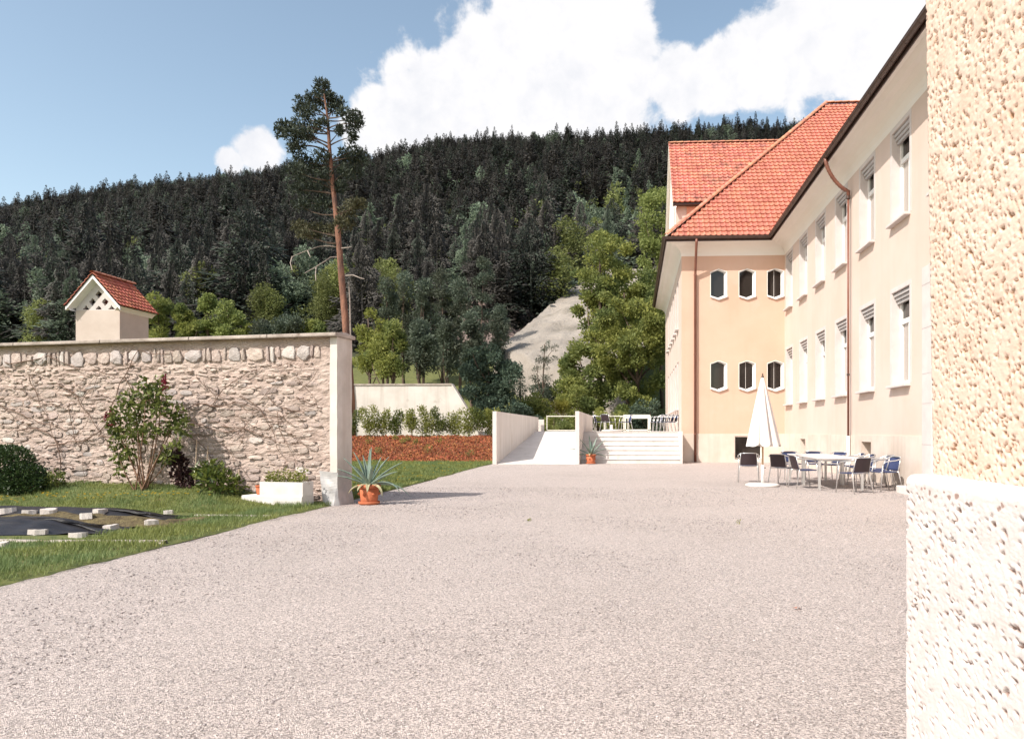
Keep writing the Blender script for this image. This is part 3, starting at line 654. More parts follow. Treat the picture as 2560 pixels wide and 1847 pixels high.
# ------------------------------------------------------------------ roofs
def inside(poly, x, y):
    c = False; j = len(poly) - 1
    for i in range(len(poly)):
        (xi, yi), (xj, yj) = poly[i], poly[j]
        if (yi > y) != (yj > y) and x < (xj - xi) * (y - yi) / (yj - yi) + xi: c = not c
        j = i
    return c
def tiled(parent, name, mat, O, e, u, poly, tw=0.225, th=0.335, clip=True):
    """interlocking tiles laid in courses on the plane O + a*e + b*u (poly in a, b), over a closed roof sheet"""
    O, e, u = Vector(O), Vector(e).normalized(), Vector(u).normalized(); n = e.cross(u)
    if n.z < 0: n = -n
    mb = MB(); mb.face([O + e * a + u * b_ - n * .03 for a, b_ in poly])
    sheet = mb.build(name, M['gutter'], parent)
    mb = MB(); A0, A1 = min(p[0] for p in poly), max(p[0] for p in poly); B0, B1 = min(p[1] for p in poly), max(p[1] for p in poly)
    prof_ = [(0.0, .0), (.14, .034), (.34, .040), (.52, .014), (.72, .006), (1.0, .004)]
    for j in range(int((B1 - B0) / th) + 1):
        b0 = B0 + j * th; sh = 0
        for i in range(int((A1 - A0) / tw) + 1):
            a0 = A0 + (i) * tw
            if not (inside(poly, a0 + tw * .5, b0 + th * .5)): continue
            jit = rnd.uniform(-.004, .006)
            lo = [O + e * (a0 + q * tw) + u * (b0 - .02 + jit) + n * (h + .052) for q, h in prof_]
            hi = [O + e * (a0 + q * tw) + u * (b0 + th) + n * (h + .002) for q, h in prof_]
            i0 = len(mb.v); mb.v += [tuple(p) for p in lo] + [tuple(p) for p in hi] + [tuple(p - n * .050) for p in lo]
            k6 = len(prof_)
            for k in range(k6 - 1):
                mb.f.append((i0 + k, i0 + k + 1, i0 + k6 + k + 1, i0 + k6 + k)); mb.m.append(0)
                mb.f.append((i0 + 2 * k6 + k, i0 + 2 * k6 + k + 1, i0 + k + 1, i0 + k)); mb.m.append(0)
    o = mb.build('tile_courses', mat, sheet); tag(o, kind='stuff'); return sheet
def ridge_tile_mesh():
    mb = MB(); n = 6
    for end, rr in ((0.0, .115), (.40, .135)):
        pass
    def f(uu, vv):
        an = R(180) * uu; r = lerp(.105, .135, vv); return (r * math.cos(an), vv * .42, r * .75 * math.sin(an))
    mb.grid(f, 6, 2); mb.face([(.135 * math.cos(R(180) * k / 6), .42, .101 * math.sin(R(180) * k / 6)) for k in range(7)])
    return mb.mesh('ridge_tile', M['ridge'])
RT = ridge_tile_mesh()
def ridge_run(parent, p0, p1, lift=.02, step=.37):
    p0, p1 = Vector(p0), Vector(p1); d = p1 - p0; n_ = int(d.length / step)
    q = d.to_track_quat('Y', 'Z')
    for k in range(n_):
        o = bpy.data.objects.new('ridge_tile', RT); COL.objects.link(o); o.parent = parent
        wp = p0 + d * (k / n_) + Vector((0, 0, lift)); o.location = wp; o.rotation_mode = 'QUATERNION'; o.rotation_quaternion = q
X0, Y0 = XW - OV, YS - OV; RUN = 8.9; RISE = 9.3; sl_ = math.hypot(RUN, RISE)
XE = XF - OV; YR = Y0 + RUN; ZR = EAVE + .06 + RISE; ZE = EAVE + .06
us = Vector((0, RUN, RISE)).normalized()
# south slope (hip on the left, valley on the right); a measured from the hip corner
south = tiled(sb, 'south_roof', M['tile'], (X0, Y0, ZE), (1, 0, 0), us, [(0, 0), (XE - X0, 0), (XE - X0 + RUN, sl_), (RUN, sl_)])
ridge_run(south, (X0, Y0 - .05, ZE + .03), (X0 + RUN, YR, ZR + .03)); ridge_run(south, (X0 + RUN, YR, ZR + .03), (XE + RUN, YR, ZR + .03))
# west slope, north slope and the east wing's roof: out of sight, closed sheets of the same tiles
mb = MB()
mb.face([(X0, Y0, ZE), (X0 + RUN, YR, ZR), (X0 + RUN, YR, ZR), (X0, YR + RUN, ZE)][:2] + [(X0 + RUN, YR, ZR - .01), (X0, YR + RUN, ZE)])
mb.face([(X0, YR + RUN, ZE), (X0 + RUN, YR, ZR - .01), (XE + RUN, YR, ZR - .01), (XE + RUN, YR + RUN, ZE)])
mb.face([(XE, 8, ZE), (XE, Y0, ZE), (XE + RUN, YR, ZR - .01), (XE + RUN, 8, ZR - .01)]); mb.face([(XE + RUN, 8, ZR - .01), (XE + RUN, YR, ZR - .01), (XE + 2 * RUN, Y0, ZE), (XE + 2 * RUN, 8, ZE)])
mb.build('rear_roof', M['tile'], sb)
mb = MB(); mb.face([(XF, 8, -.1), (XE + 2 * RUN - .6, 8, -.1), (XE + 2 * RUN - .6, 8, ZE), (XE + RUN, 8, ZR - .05), (XF, 8, ZE)]); mb.build('end_wall', M['facade'], sb)
mb = MB(); mb.face([(XW, YS + 16.3, -.1), (XE + RUN, YS + 16.3, -.1), (XE + RUN, YS + 16.3, ZE), (XW, YS + 16.3, ZE)]); mb.build('back_wall', M['facade'], sb)
# west cross-gable rising from the west facade; its south slope faces the yard
GX = 1.86; GA = 16.85; GH = 4.55; GY = YR
gu = Vector((0, 1, 1)).normalized(); gl_ = GH * math.sqrt(2)
gab = tiled(sb, 'gable_roof', M['tile_old'], (GX, GY - GH, GA - GH), (1, 0, 0), gu, [(0, 0), (2.9, 0), (6.75, gl_), (0, gl_)], tw=.25, th=.34)
ridge_run(gab, (GX, GY, GA + .02), (GX + 6.7, GY, GA + .02))
mb = MB(); mb.face([(GX, GY, GA), (GX, GY + GH, GA - GH), (GX + 2.9, GY + GH, GA - GH), (GX + 6.75, GY, GA)]); mb.build('rear_roof', M['tile_old'], sb)
mb = MB(); b0 = GY - GH + .34
mb.face([(XW, b0, WT), (XW, GY + GH - .34, WT), (XW, GY + GH - .34, GA - GH + .3), (XW, GY, GA - .03), (XW, b0, GA - GH + .3)]); mb.build('gable_wall', M['soffit'], sb)
mb = MB(); mb.face([(XW, b0, ZE - .2), (XW + 4.5, b0, ZE - .2), (XW + 4.5, b0, GA - GH + .3), (XW, b0, GA - GH + .3)]); mb.build('cheek_wall', M['facade'], sb)
mb = MB(); mb.box((GX + .02, b0 - .30, GA - GH - .10), (GX + 3.3, b0 - .004, GA - GH + .02)); mb.build('eave_board', M['gutter'], sb)
mb = MB(); mb.box((XW + .5, b0 - .05, GA - GH - .52), (XW + 4.4, b0 - .006, GA - GH - .14)); mb.build('fascia', M['fascia'], sb)
mb = MB(); mb.box((XW + .9, b0 - .10, GA - GH - 1.5), (XW + 1.0, b0 - .006, GA - GH - .52)); mb.build('cheek_post', M['stone_trim'], sb)
mb = MB(); mb.tube([(GX + .05, b0 - .05, GA - GH - .1), (GX + .1, b0 - .05, EAVE + .6)], .04, 8); mb.build('gable_pipe', M['white_paint'], sb)
for s_ in (-1, 1):
    mb = MB(); mb.face([(GX, GY, GA - .02), (GX, GY + s_ * GH, GA - GH - .02), (GX, GY + s_ * GH, GA - GH - .24), (GX, GY, GA - .24)]); mb.face([(GX, GY, GA - .24), (GX, GY + s_ * GH, GA - GH - .24), (XW, GY + s_ * GH, GA - GH - .24), (XW, GY, GA - .24)]); mb.build('verge_board', M['soffit'], sb)

# ================================================================== TERRACE, RAMP, STAIR
TZ = 1.33
mb = MB(); mb.box((-2.30, 32.62, -.2), (XW - .04, 44.0, TZ)); mb.box((-24, 41.9, -.2), (-2.30, 44.0, TZ - .004)); tag(mb.build('terrace', M['ramp_white']), kind='structure')
rp_ = wempty('access_ramp', (-4.0, 30.0, 0)); tag(rp_, 'white concrete ramp between two white parapet walls leading up to the terrace', 'ramp')
mb = MB(); mb.face([(-5.6, 29.95, .01), (-2.36, 29.95, .01), (-2.36, 41.9, TZ), (-5.6, 41.9, TZ)]); mb.face([(-5.6, 29.95, -.1), (-2.36, 29.95, -.1), (-2.36, 29.95, .01), (-5.6, 29.95, .01)]); mb.build('ramp_slab', M['ramp_white'], rp_)
mb = MB(); mb.box((-5.76, 29.9, -.1), (-5.59, 43.1, 2.15)); mb.build('parapet', M['ramp_white'], rp_, bevel=.008)
mb = MB(); mb.box((-2.38, 29.95, -.1), (-2.215, 39.6, 2.15)); mb.build('parapet', M['ramp_white'], rp_, bevel=.008)
st = wempty('stair', (0, 31, 0)); tag(st, 'wide white concrete stair of seven steps beside the yellow wall', 'stair')
for k in range(7):
    z = TZ * (k + 1) / 7 - .0; mb = MB(); y0 = 30.72 + k * .30
    mb.box((-2.212, y0, z - TZ / 7 - (.1 if k == 0 else .03)), (1.90, y0 + .32 if k < 6 else 32.615, z - .035)); mb.box((-2.214, y0 - .03, z - .034), (1.90, y0 + .33 if k < 6 else 32.617, z - .001 * (k < 6))); mb.build('step', M['ramp_white'], st, bevel=.01)
mb = MB(); mb.box((1.901, 30.70, -.1), (XW - .034, 32.6, TZ + .01)); mb.build('cheek', M['ramp_white'], st)

# low white rail wall and metal railing at the far edge of the terrace
lw = MB(); lw.box((-9.3, 43.4, TZ - .3), (-5.3, 43.55, 2.02)); tag(lw.build('low_wall', M['plaster_far'], bevel=.01), 'low pale wall running behind the ramp towards the sloping wall', 'wall')
def railing(name, x0, x1, y, label, posts, cat='railing', rails=(TZ + .86,), glass=False, r=.022, mat='cream_metal'):
    ro = wempty(name, (x0, y, TZ)); tag(ro, label, cat)
    for p in posts:
        mb = MB(); mb.box((p - r, y - r, TZ - .02), (p + r, y + r, TZ + .86)); mb.build('post', M[mat], ro)
    for z in rails:
        mb = MB(); mb.box((x0 - r, y - r, z), (x1 + r, y + r, z + .05)); mb.build('rail', M[mat], ro)
    return ro
railing('railing', -5.1, -2.4, 43.2, 'pale metal railing with open frame at the top of the ramp', (-5.1, -2.75), rails=(TZ + .86, TZ + .03))
railing('railing', -1.75, .95, 43.2, 'pale metal railing behind the terrace chairs', (-1.7, -.35, .95), rails=(TZ + .86, TZ + .06))
fr = railing('glass_screen', -.55, .85, 40.6, 'pale framed screen standing on the terrace between the chairs', (-.55, -.47, .78, .85), 'screen', rails=(TZ + .86, TZ + .03), r=.03)
mb = MB(); mb.box((-.5, 40.58, TZ + .70), (.8, 40.62, TZ + .865)); mb.build('panel', M['cream_metal'], fr)

# pale wall with sloping end behind the planting
ww = wempty('boundary_wall', (-12, 40, 1.0)); tag(ww, 'pale plastered wall with sloping end behind the planted bank', 'wall')
out = [(-24, .9), (-24, 3.86), (-9.99, 3.86), (-8.62, 1.55), (-8.4, .9)]
def prism(mb, out, y0, y1):
    mb.face([(x, y0, z) for x, z in reversed(out)]); mb.face([(x, y1, z) for x, z in out])
    for (a, b_) in zip(out, out[1:] + out[:1]): mb.face([(a[0], y0, a[1]), (b_[0], y0, b_[1]), (b_[0], y1, b_[1]), (a[0], y1, a[1])])
mb = MB(); prism(mb, out, 40.0, 40.4); mb.build('wall', M['plaster_far'], ww)
mb = MB(); mb.box((-24, 39.95, 3.862), (-9.96, 40.45, 3.94)); mb.build('coping', M['coping'], ww)
mb = MB(); prism(mb, [(-9.955, 3.94), (-9.955, 3.80), (-8.60, 1.52), (-8.50, 1.60)], 39.96, 40.44); mb.build('coping', M['plaster_far'], ww)
# thin utility post with arms on the meadow
up = wempty('utility_post', (-13.2, 52, 1)); tag(up, 'thin dark post with short crossarms on the meadow behind the pale wall', 'post')
p = onY(924, 958, 52); mb = MB(); mb.tube([(p.x, 52, -.3), (p.x, 52, p.z + .75)], .045, 6); mb.build('post', M['bark'], up)
for dz in (.35, .6): mb = MB(); mb.box((p.x - .12, 51.97, p.z + dz - .02), (p.x + .42, 52.03, p.z + dz + .03)); mb.build('crossarm', M['bark'], up)
# ================================================================== RUBBLE STONE WALL (local frame: x along the wall to the right, -y towards the yard)
sw = empty('stone_wall', WALL0, WALL_RZ); tag(sw, 'old rubble stone garden wall with concrete coping and plastered end pier', 'wall')
WL, WH = 11.0, 3.07
def core(u, v):
    x = -WL * (1 - u); z = -.2 + (WH + .2) * v
    d = .024 * noise.noise(Vector((x * 2.2, z * 5.5, 0))) + .022 * noise.noise(Vector((x * 6, z * 14, 3))) + .012 * noise.noise(Vector((x * 16, z * 34, 7)))
    return (x, -.0 + d, z)
mb = MB(); mb.grid(core, 260, 110); mb.build('mortar_face', M['mortar'], sw, local=True)
mb = MB(); mb.face([(-WL, .44, -.2), (0, .44, -.2), (0, .44, WH), (-WL, .44, WH)]); mb.build('back_face', M['mortar'], sw, local=True)
def slab_mesh(seed, mat, ex=3.2, fl=.70):
    r = random.Random(seed); n = r.choice((7, 8, 9)); mb = MB(); out = []
    for k in range(n):
        a = 2 * math.pi * (k + r.uniform(-.25, .25)) / n; ca, sa = math.cos(a), math.sin(a)
        q = (abs(ca) ** ex + abs(sa) ** ex) ** (-1 / ex) * r.uniform(.80, 1.0); out.append((ca * q * .5, sa * q * .5))
    t = [r.uniform(.55, 1.0) for _ in range(n)]
    A = [(x, .25, z) for x, z in out]; B = [(x * .97, -.55 * t[k], z * .95) for k, (x, z) in enumerate(out)]; Cc = [(x * fl, -.85 * t[k], z * fl * .92) for k, (x, z) in enumerate(out)]
    mb.v = A + B + Cc + [(r.uniform(-.1, .1), -1.0, r.uniform(-.1, .1))]; c = 3 * n
    for k in range(n):
        k2 = (k + 1) % n
        mb.f += [(k, k2, n + k2, n + k), (n + k, n + k2, 2 * n + k2, 2 * n + k), (2 * n + k, 2 * n + k2, c)]; mb.m += [0, 0, 0]
    return mb.mesh('stone', M[mat])
SL = {m_: [slab_mesh(i + 50 * j, m_) for i in range(7)] for j, m_ in enumerate(('rubble', 'rubble_grey', 'rubble_white'))}
SLB = {m_: [slab_mesh(300 + i + 50 * j, m_, 9.0, .88) for i in range(6)] for j, m_ in enumerate(('rubble', 'rubble_grey', 'rubble_white'))}
def put_stone(x, z, w_, h, t, rot, mt, parent=sw, sets=None):
    o = bpy.data.objects.new('stone', rnd.choice((sets or SL)[mt])); COL.objects.link(o); o.parent = parent
    o.location = (x, -.012, z); o.scale = (w_, t, h); o.rotation_euler = (0, rot, rnd.choice((0, math.pi)) * 0)
n_st = 0
x = -7.9                                                    # upright stones under the coping
while x < -.42:
    w_ = rnd.choice((.07, .09, .12, .18, .24, .30, .34)) * rnd.uniform(.85, 1.15)
    h = rnd.uniform(.24, .33); mt = 'rubble_grey' if (w_ > .2 and rnd.random() < .45) else ('rubble_white' if rnd.random() < .22 else 'rubble')
    put_stone(x + w_ / 2, 2.80 + rnd.uniform(-.03, .02), w_ * 1.03, h, rnd.uniform(.02, .05), rnd.uniform(-.07, .07), mt, sets=SLB); n_st += 1
    x += w_ + rnd.uniform(.005, .045)
chips = MB()
def chip(x, z, w_, h, t, rot):
    src = rnd.choice(SL['rubble']); c, s = math.cos(rot), math.sin(rot); i0 = len(chips.v)
    for v in src.vertices:
        a, b_ = v.co.x * w_, v.co.z * h; chips.v.append((x + a * c - b_ * s, -.012 + v.co.y * t, z + a * s + b_ * c))
    for p in src.polygons: chips.f.append(tuple(i0 + k for k in p.vertices)); chips.m.append(0)
z = .06
while z < 2.60:
    hrow = rnd.uniform(.075, .165); x = -7.8 + rnd.uniform(-.2, .2)
    while x < -.55:
        w_ = rnd.uniform(.10, .40) * (1.25 if rnd.random() < .12 else 1); h = hrow * rnd.uniform(.55, 1.05)
        zz = z + hrow / 2 + rnd.uniform(-.025, .025); rot = rnd.uniform(-.14, .06)
        k = rnd.random()
        if k < .50 and n_st < 292:
            put_stone(x + w_ / 2, zz, w_, h, rnd.uniform(.004, .018), rot, 'rubble' if k < .38 else ('rubble_white' if k < .42 else 'rubble_grey')); n_st += 1
        elif k < .80: chip(x + w_ / 2, zz, w_ * .9, h * .7, rnd.uniform(.004, .022), rot)
        for _q in range(rnd.choice((0, 1, 2, 2))): chip(x + w_ * rnd.random(), zz + rnd.uniform(-.06, .06), rnd.uniform(.05, .14), rnd.uniform(.012, .035), rnd.uniform(.015, .045), rnd.uniform(-.35, .15))
        x += w_ + rnd.uniform(.0, .06)
    z += hrow * .97
tag(chips.build('stone_chips', M['rubble'], sw, local=True), kind='stuff')
# coping slabs
x = -WL
while x < .0:
    l_ = min(rnd.uniform(1.6, 2.4), -x + .07); mb = MB()
    mb.v = [(x, -.15, WH + .0), (x + l_ - .012, -.15, WH), (x + l_ - .012, .54, WH), (x, .54, WH), (x, -.15, WH + .062), (x + l_ - .012, -.15, WH + .062), (x + l_ - .012, .54, WH + .062), (x, .54, WH + .062), (x + .02, .22, WH + .105), (x + l_ - .03, .22, WH + .105)]
    mb.f = [(0, 3, 2, 1), (0, 1, 5, 4), (1, 2, 6, 5), (2, 3, 7, 6), (3, 0, 4, 7), (4, 5, 9, 8), (6, 7, 8, 9), (5, 6, 9), (7, 4, 8)]; mb.m = [0] * 9
    mb.build('coping_slab', M['coping'], sw, local=True, bevel=.012); x += l_
# plastered pier at the free end
def pier(u, v):
    z = -.1 + (WH + .095) * v
    P4 = [(-.13, -.035), (.02, -.035), (.02, .47), (-.13, .47)]; t = u * 3; k = min(int(t), 2); f = t - k
    x = lerp(P4[k][0], P4[k + 1][0], f); y = lerp(P4[k][1], P4[k + 1][1], f)
    d = .012 * noise.noise(Vector((x * 4, y * 4, z * 3)))
    return (x + d, y + d * .7, z)
mb = MB(); mb.grid(pier, 24, 60); mb.build('end_pier', M['pier'], sw, local=True)
# rusty bracket on the wall
mb = MB(); mb.tube([(-4.07, -.01, 2.02), (-4.07, -.10, 2.02), (-3.98, -.10, 2.02), (-3.98, -.06, 1.76)], .016, 6); mb.build('iron_bracket', M['twig'], sw, local=True)
# crumpled metal sheet wrapped round the foot of the pier
def sheet(u, v):
    P3 = [(-.33, -.06), (.045, -.065), (.05, .40)]; t = u * 2; k = min(int(t), 1); f = t - k
    x = lerp(P3[k][0], P3[k + 1][0], f); y = lerp(P3[k][1], P3[k + 1][1], f); z = .60 * v + .03 * (1 - f if k == 0 else 0) * v
    fl = (1 - v) ** 2 * .10 + .035 * noise.noise(Vector((x * 7 + z * 5, y * 7, z * 4)))
    if k == 0: y -= fl; x += .14 * (1 - v) * (1 - f)
    else: x += fl * .5
    return (x, y, z - .01)
mb = MB(); mb.grid(sheet, 22, 14); o = mb.build('metal_sheet', M['tin'], None)
o.location = WALL0; o.rotation_euler = (0, 0, WALL_RZ); s_ = o.modifiers.new('thick', 'SOLIDIFY'); s_.thickness = .004
tag(o, 'crumpled grey metal sheet wrapped round the foot of the wall pier', 'metal sheet')

# bare climbing vine on the wall
vn = empty('climbing_vine', wall_pt(-4.6, -.05, .25), WALL_RZ); tag(vn, 'bare brown climbing vine spread over the stone wall', 'vine')
def vine(x, z, ang, n, r0, parent):
    pts = []; a = ang
    for k in range(n):
        pts.append((x + 4.6, -.055 - .02 * math.sin(k * 1.3) + .05, z - .25)); a += rnd.uniform(-.35, .35); x += math.cos(a) * .12; z += math.sin(a) * .12
        if z > 2.85: a = -abs(a) * .3
        if x > -.3: break
    if len(pts) > 3:
        mb = MB(); mb.tube(pts, [lerp(r0, r0 * .35, k / len(pts)) for k in range(len(pts))], 5); return mb.build('twig', M['twig'], parent, local=True)
for (x, z, a, n, r0) in ((-7.5, 2.75, -.35, 26, .012), (-7.2, 1.35, .05, 30, .013), (-6.5, 1.0, .1, 34, .014), (-6.2, 2.3, -.6, 22, .010), (-5.2, 1.25, .25, 30, .012), (-3.9, 1.55, .12, 20, .012), (-3.2, 1.75, .1, 22, .012),
                         (-2.9, 1.7, .2, 18, .010), (-2.0, 2.0, -.5, 14, .010), (-1.4, 2.0, -.8, 12, .009), (-6.9, 2.5, -.9, 16, .009), (-5.9, 1.9, -1.3, 14, .008), (-4.6, 2.4, -.5, 16, .008), (-2.4, 1.45, .0, 22, .010), (-7.7, 1.9, -.1, 20, .010), (-1.2, 1.7, -1.5, 10, .008)):
    vine(x, z, a, n, r0, vn)
for k in range(44):
    vine(rnd.choice((rnd.uniform(-7.7, -5.6), rnd.uniform(-4, -.7))), rnd.uniform(1.0, 2.6), rnd.uniform(-.9, .7), rnd.randint(5, 12), .0055, vn)

# ================================================================== ROUGHCAST WALL beside the camera
rw = wempty('roughcast_wall', (1.1, 2.5, 0)); tag(rw, 'coarse cream roughcast wall on a projecting whitish plinth with rough pitted surface', 'wall')
def roughmat(name, c1, c2, brown, thr):
    m, t, b = new_mat(name); n = t.nodes; l = t.links
    co = n.new('ShaderNodeTexCoord'); mp = n.new('ShaderNodeMapping'); mp.inputs['Scale'].default_value = (1, .62, 1); l.new(co.outputs['Object'], mp.inputs[0])
    nz = n.new('ShaderNodeTexNoise'); nz.inputs['Scale'].default_value = 9; nz.inputs['Detail'].default_value = 8; l.new(mp.outputs[0], nz.inputs[0])
    r = n.new('ShaderNodeValToRGB'); r.color_ramp.elements[0].position = .35; r.color_ramp.elements[1].position = .65; r.color_ramp.elements[0].color = C4(c1); r.color_ramp.elements[1].color = C4(c2); l.new(nz.outputs['Fac'], r.inputs[0])
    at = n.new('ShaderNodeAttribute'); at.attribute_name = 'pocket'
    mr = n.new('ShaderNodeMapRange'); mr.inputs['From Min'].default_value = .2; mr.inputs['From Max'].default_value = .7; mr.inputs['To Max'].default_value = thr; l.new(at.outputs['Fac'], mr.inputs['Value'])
    mx = n.new('ShaderNodeMix'); mx.data_type = 'RGBA'; l.new(mr.outputs[0], mx.inputs[0]); l.new(r.outputs[0], mx.inputs[6]); mx.inputs[7].default_value = C4(brown)  # brown follows the pits: dirt plus shade painted into each recess
    l.new(mx.outputs[2], b.inputs['Base Color']); b.inputs['Roughness'].default_value = .9
    bz = n.new('ShaderNodeTexNoise'); bz.inputs['Scale'].default_value = 75; bz.inputs['Detail'].default_value = 6; l.new(mp.outputs[0], bz.inputs[0])
    bp = n.new('ShaderNodeBump'); bp.inputs['Strength'].default_value = .5; bp.inputs['Distance'].default_value = .006; l.new(bz.outputs['Fac'], bp.inputs['Height']); l.new(bp.outputs[0], b.inputs['Normal'])
    return m
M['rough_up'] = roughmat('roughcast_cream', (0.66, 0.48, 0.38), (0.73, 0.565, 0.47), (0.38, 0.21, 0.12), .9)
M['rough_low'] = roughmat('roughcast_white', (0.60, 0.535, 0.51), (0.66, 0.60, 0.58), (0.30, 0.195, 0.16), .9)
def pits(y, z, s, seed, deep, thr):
    """roughcast relief: fine lumps and scattered pockets where the aggregate fell out; second value marks the pocket, browned for dirt and painted shade"""
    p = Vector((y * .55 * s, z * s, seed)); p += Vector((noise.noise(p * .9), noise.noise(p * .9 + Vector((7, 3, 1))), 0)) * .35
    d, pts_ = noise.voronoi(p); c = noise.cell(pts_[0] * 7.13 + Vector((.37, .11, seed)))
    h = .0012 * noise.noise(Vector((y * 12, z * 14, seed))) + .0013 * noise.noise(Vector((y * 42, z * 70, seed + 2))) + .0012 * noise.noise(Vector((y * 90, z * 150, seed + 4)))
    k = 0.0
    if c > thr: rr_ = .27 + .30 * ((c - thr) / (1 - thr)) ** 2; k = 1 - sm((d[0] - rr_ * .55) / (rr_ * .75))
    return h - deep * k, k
def with_pits(mb, ks, name, mat, parent):
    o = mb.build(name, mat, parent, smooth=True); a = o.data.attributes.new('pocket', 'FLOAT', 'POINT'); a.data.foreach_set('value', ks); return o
KU, KL = [], []
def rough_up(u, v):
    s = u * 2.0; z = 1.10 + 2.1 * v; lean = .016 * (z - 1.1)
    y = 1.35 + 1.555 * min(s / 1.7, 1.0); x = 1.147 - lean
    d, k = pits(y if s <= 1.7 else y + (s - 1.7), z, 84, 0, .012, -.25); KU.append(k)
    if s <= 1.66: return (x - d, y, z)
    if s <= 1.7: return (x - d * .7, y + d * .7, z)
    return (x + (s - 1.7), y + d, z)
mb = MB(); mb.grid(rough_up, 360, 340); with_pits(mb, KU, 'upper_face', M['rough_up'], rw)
mb = MB(); mb.box((1.24, -1.6, -.1), (2.6, 2.80, 4.6)); mb.build('core', M['rough_up'], rw)
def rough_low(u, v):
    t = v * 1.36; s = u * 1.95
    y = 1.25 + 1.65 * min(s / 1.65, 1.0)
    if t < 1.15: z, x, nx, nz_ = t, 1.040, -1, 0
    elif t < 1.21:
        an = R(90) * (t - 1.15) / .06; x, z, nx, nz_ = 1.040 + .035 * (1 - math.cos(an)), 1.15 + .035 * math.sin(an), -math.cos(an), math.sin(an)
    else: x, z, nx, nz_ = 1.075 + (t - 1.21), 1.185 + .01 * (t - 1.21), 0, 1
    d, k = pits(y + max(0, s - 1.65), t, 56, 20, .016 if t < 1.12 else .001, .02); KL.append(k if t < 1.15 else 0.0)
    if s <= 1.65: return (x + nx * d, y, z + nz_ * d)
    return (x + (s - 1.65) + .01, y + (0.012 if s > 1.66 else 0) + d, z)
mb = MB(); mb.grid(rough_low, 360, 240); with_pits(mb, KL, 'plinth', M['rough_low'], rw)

# ================================================================== DOVECOTE TOWER behind the stone wall
tw_ = wempty('dovecote', (-22.6, 30.9, 0)); tag(tw_, 'small square plastered turret with lattice gable and red tiled saddle roof', 'turret')
TX0, TX1, TY0, TY1, TH = -23.55, -21.62, 30.0, 31.85, 6.44
mb = MB(); mb.box((TX0, TY0, -.3), (TX1, TY1, TH)); mb.build('wall', M['turret'], tw_)
xm = (TX0 + TX1) / 2; gh = 1.087; hwid = (TX1 - TX0) / 2
# lattice gable: plaster triangle pierced by diamonds
ops_ = [(.03, .66, .15), (-.25, .345, .15), (.31, .345, .15), (-.53, .03, .15), (.03, .03, .15), (.59, .03, .15)]
bm = bmesh.new()
NX, NZ = 60, 44
mb = MB()
def in_op(x, z): return any(abs(x - a) / .15 + abs(z - c) / .17 < 1.0 and z > .03 for a, c, r in ops_)
def in_tri(x, z): return z < 1.26 - 1.126 * abs(x)
cw, ch = 2 * hwid / NX, 1.3 / NZ
for i in range(NX):
    for j in range(NZ):
        x, z = -hwid + (i + .5) * cw, (j + .5) * ch
        if not in_tri(x, z) or in_op(x, z): continue
        x0, x1, z0, z1 = xm + x - cw / 2, xm + x + cw / 2, TH + z - ch / 2, TH + z + ch / 2
        mb.face([(x0, TY0 + .02, z0), (x1, TY0 + .02, z0), (x1, TY0 + .02, z1), (x0, TY0 + .02, z1)])
        for (dx, dz, q) in ((-1, 0, ((x0, z0), (x0, z1))), (1, 0, ((x1, z1), (x1, z0))), (0, -1, ((x1, z0), (x0, z0))), (0, 1, ((x0, z1), (x1, z1)))):
            if in_op(x + dx * cw, z + dz * ch): (a, b_), (c, d) = q; mb.face([(a, TY0 + .02, b_), (c, TY0 + .02, d), (c, TY0 + .17, d), (a, TY0 + .17, b_)])
bm.free(); mb.build('lattice_gable', M['stone_trim'], tw_)
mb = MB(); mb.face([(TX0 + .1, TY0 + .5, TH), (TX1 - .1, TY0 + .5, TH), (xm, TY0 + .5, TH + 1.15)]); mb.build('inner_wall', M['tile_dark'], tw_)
ro_, zt = .22, 7.93
for s_ in (-1, 1):
    ex, ez = xm + s_ * (hwid + ro_), zt - gh * (hwid + ro_) / hwid - .0
    # cove under the verge at the gable end and along the side eave
    mb = MB()
    mb.face([(xm, TY0 - .30, zt - .05), (ex, TY0 - .30, ez - .05), (ex, TY0 - .30, ez - .19), (xm, TY0 - .30, zt - .21)])
    for k in range(4):
        t0, t1 = k / 4, (k + 1) / 4; y0_, y1_ = TY0 - .30 + .3 * t0, TY0 - .30 + .3 * t1 + .02; d0, d1 = -.20 - .10 * t0 ** 2, -.20 - .10 * t1 ** 2
        mb.face([(xm, y0_, zt + d0), (ex - s_ * .21 * t0 ** 2, y0_, ez + d0 + .24 * t0 ** 2), (ex - s_ * .21 * t1 ** 2, y1_, ez + d1 + .24 * t1 ** 2), (xm, y1_, zt + d1)])
    mb.build('verge_cove', M['white_paint'], tw_)
    mb = MB()
    for k in range(4):
        t0, t1 = k / 4, (k + 1) / 4; xa, xb = ex - s_ * .225 * t0, ex - s_ * .225 * t1; za, zb = ez - .04 - .17 * t0 ** 1.6, ez - .04 - .17 * t1 ** 1.6
        mb.face([(xa, TY0 - .30, za), (xa, TY1 + .25, za), (xb, TY1 + .25, zb), (xb, TY0 - .30, zb)])
    mb.build('eave_cove', M['white_paint'], tw_)
    u_ = Vector((-s_ * (hwid + ro_), 0, gh * (hwid + ro_) / hwid)); e_ = (0, 1, 0)
    tiled(tw_, 'roof_slope', M['tile_dark'], (ex, TY0 - .33, ez), e_, u_, [(0, 0), (TY1 - TY0 + .62, 0), (TY1 - TY0 + .62, u_.length), (0, u_.length)], tw=.21, th=.225)
rr = [c for c in tw_.children if c.name.startswith('roof_slope')][0]
ridge_run(rr, (xm, TY0 - .35, zt + .02), (xm, TY1 + .3, zt + .02), step=.30)
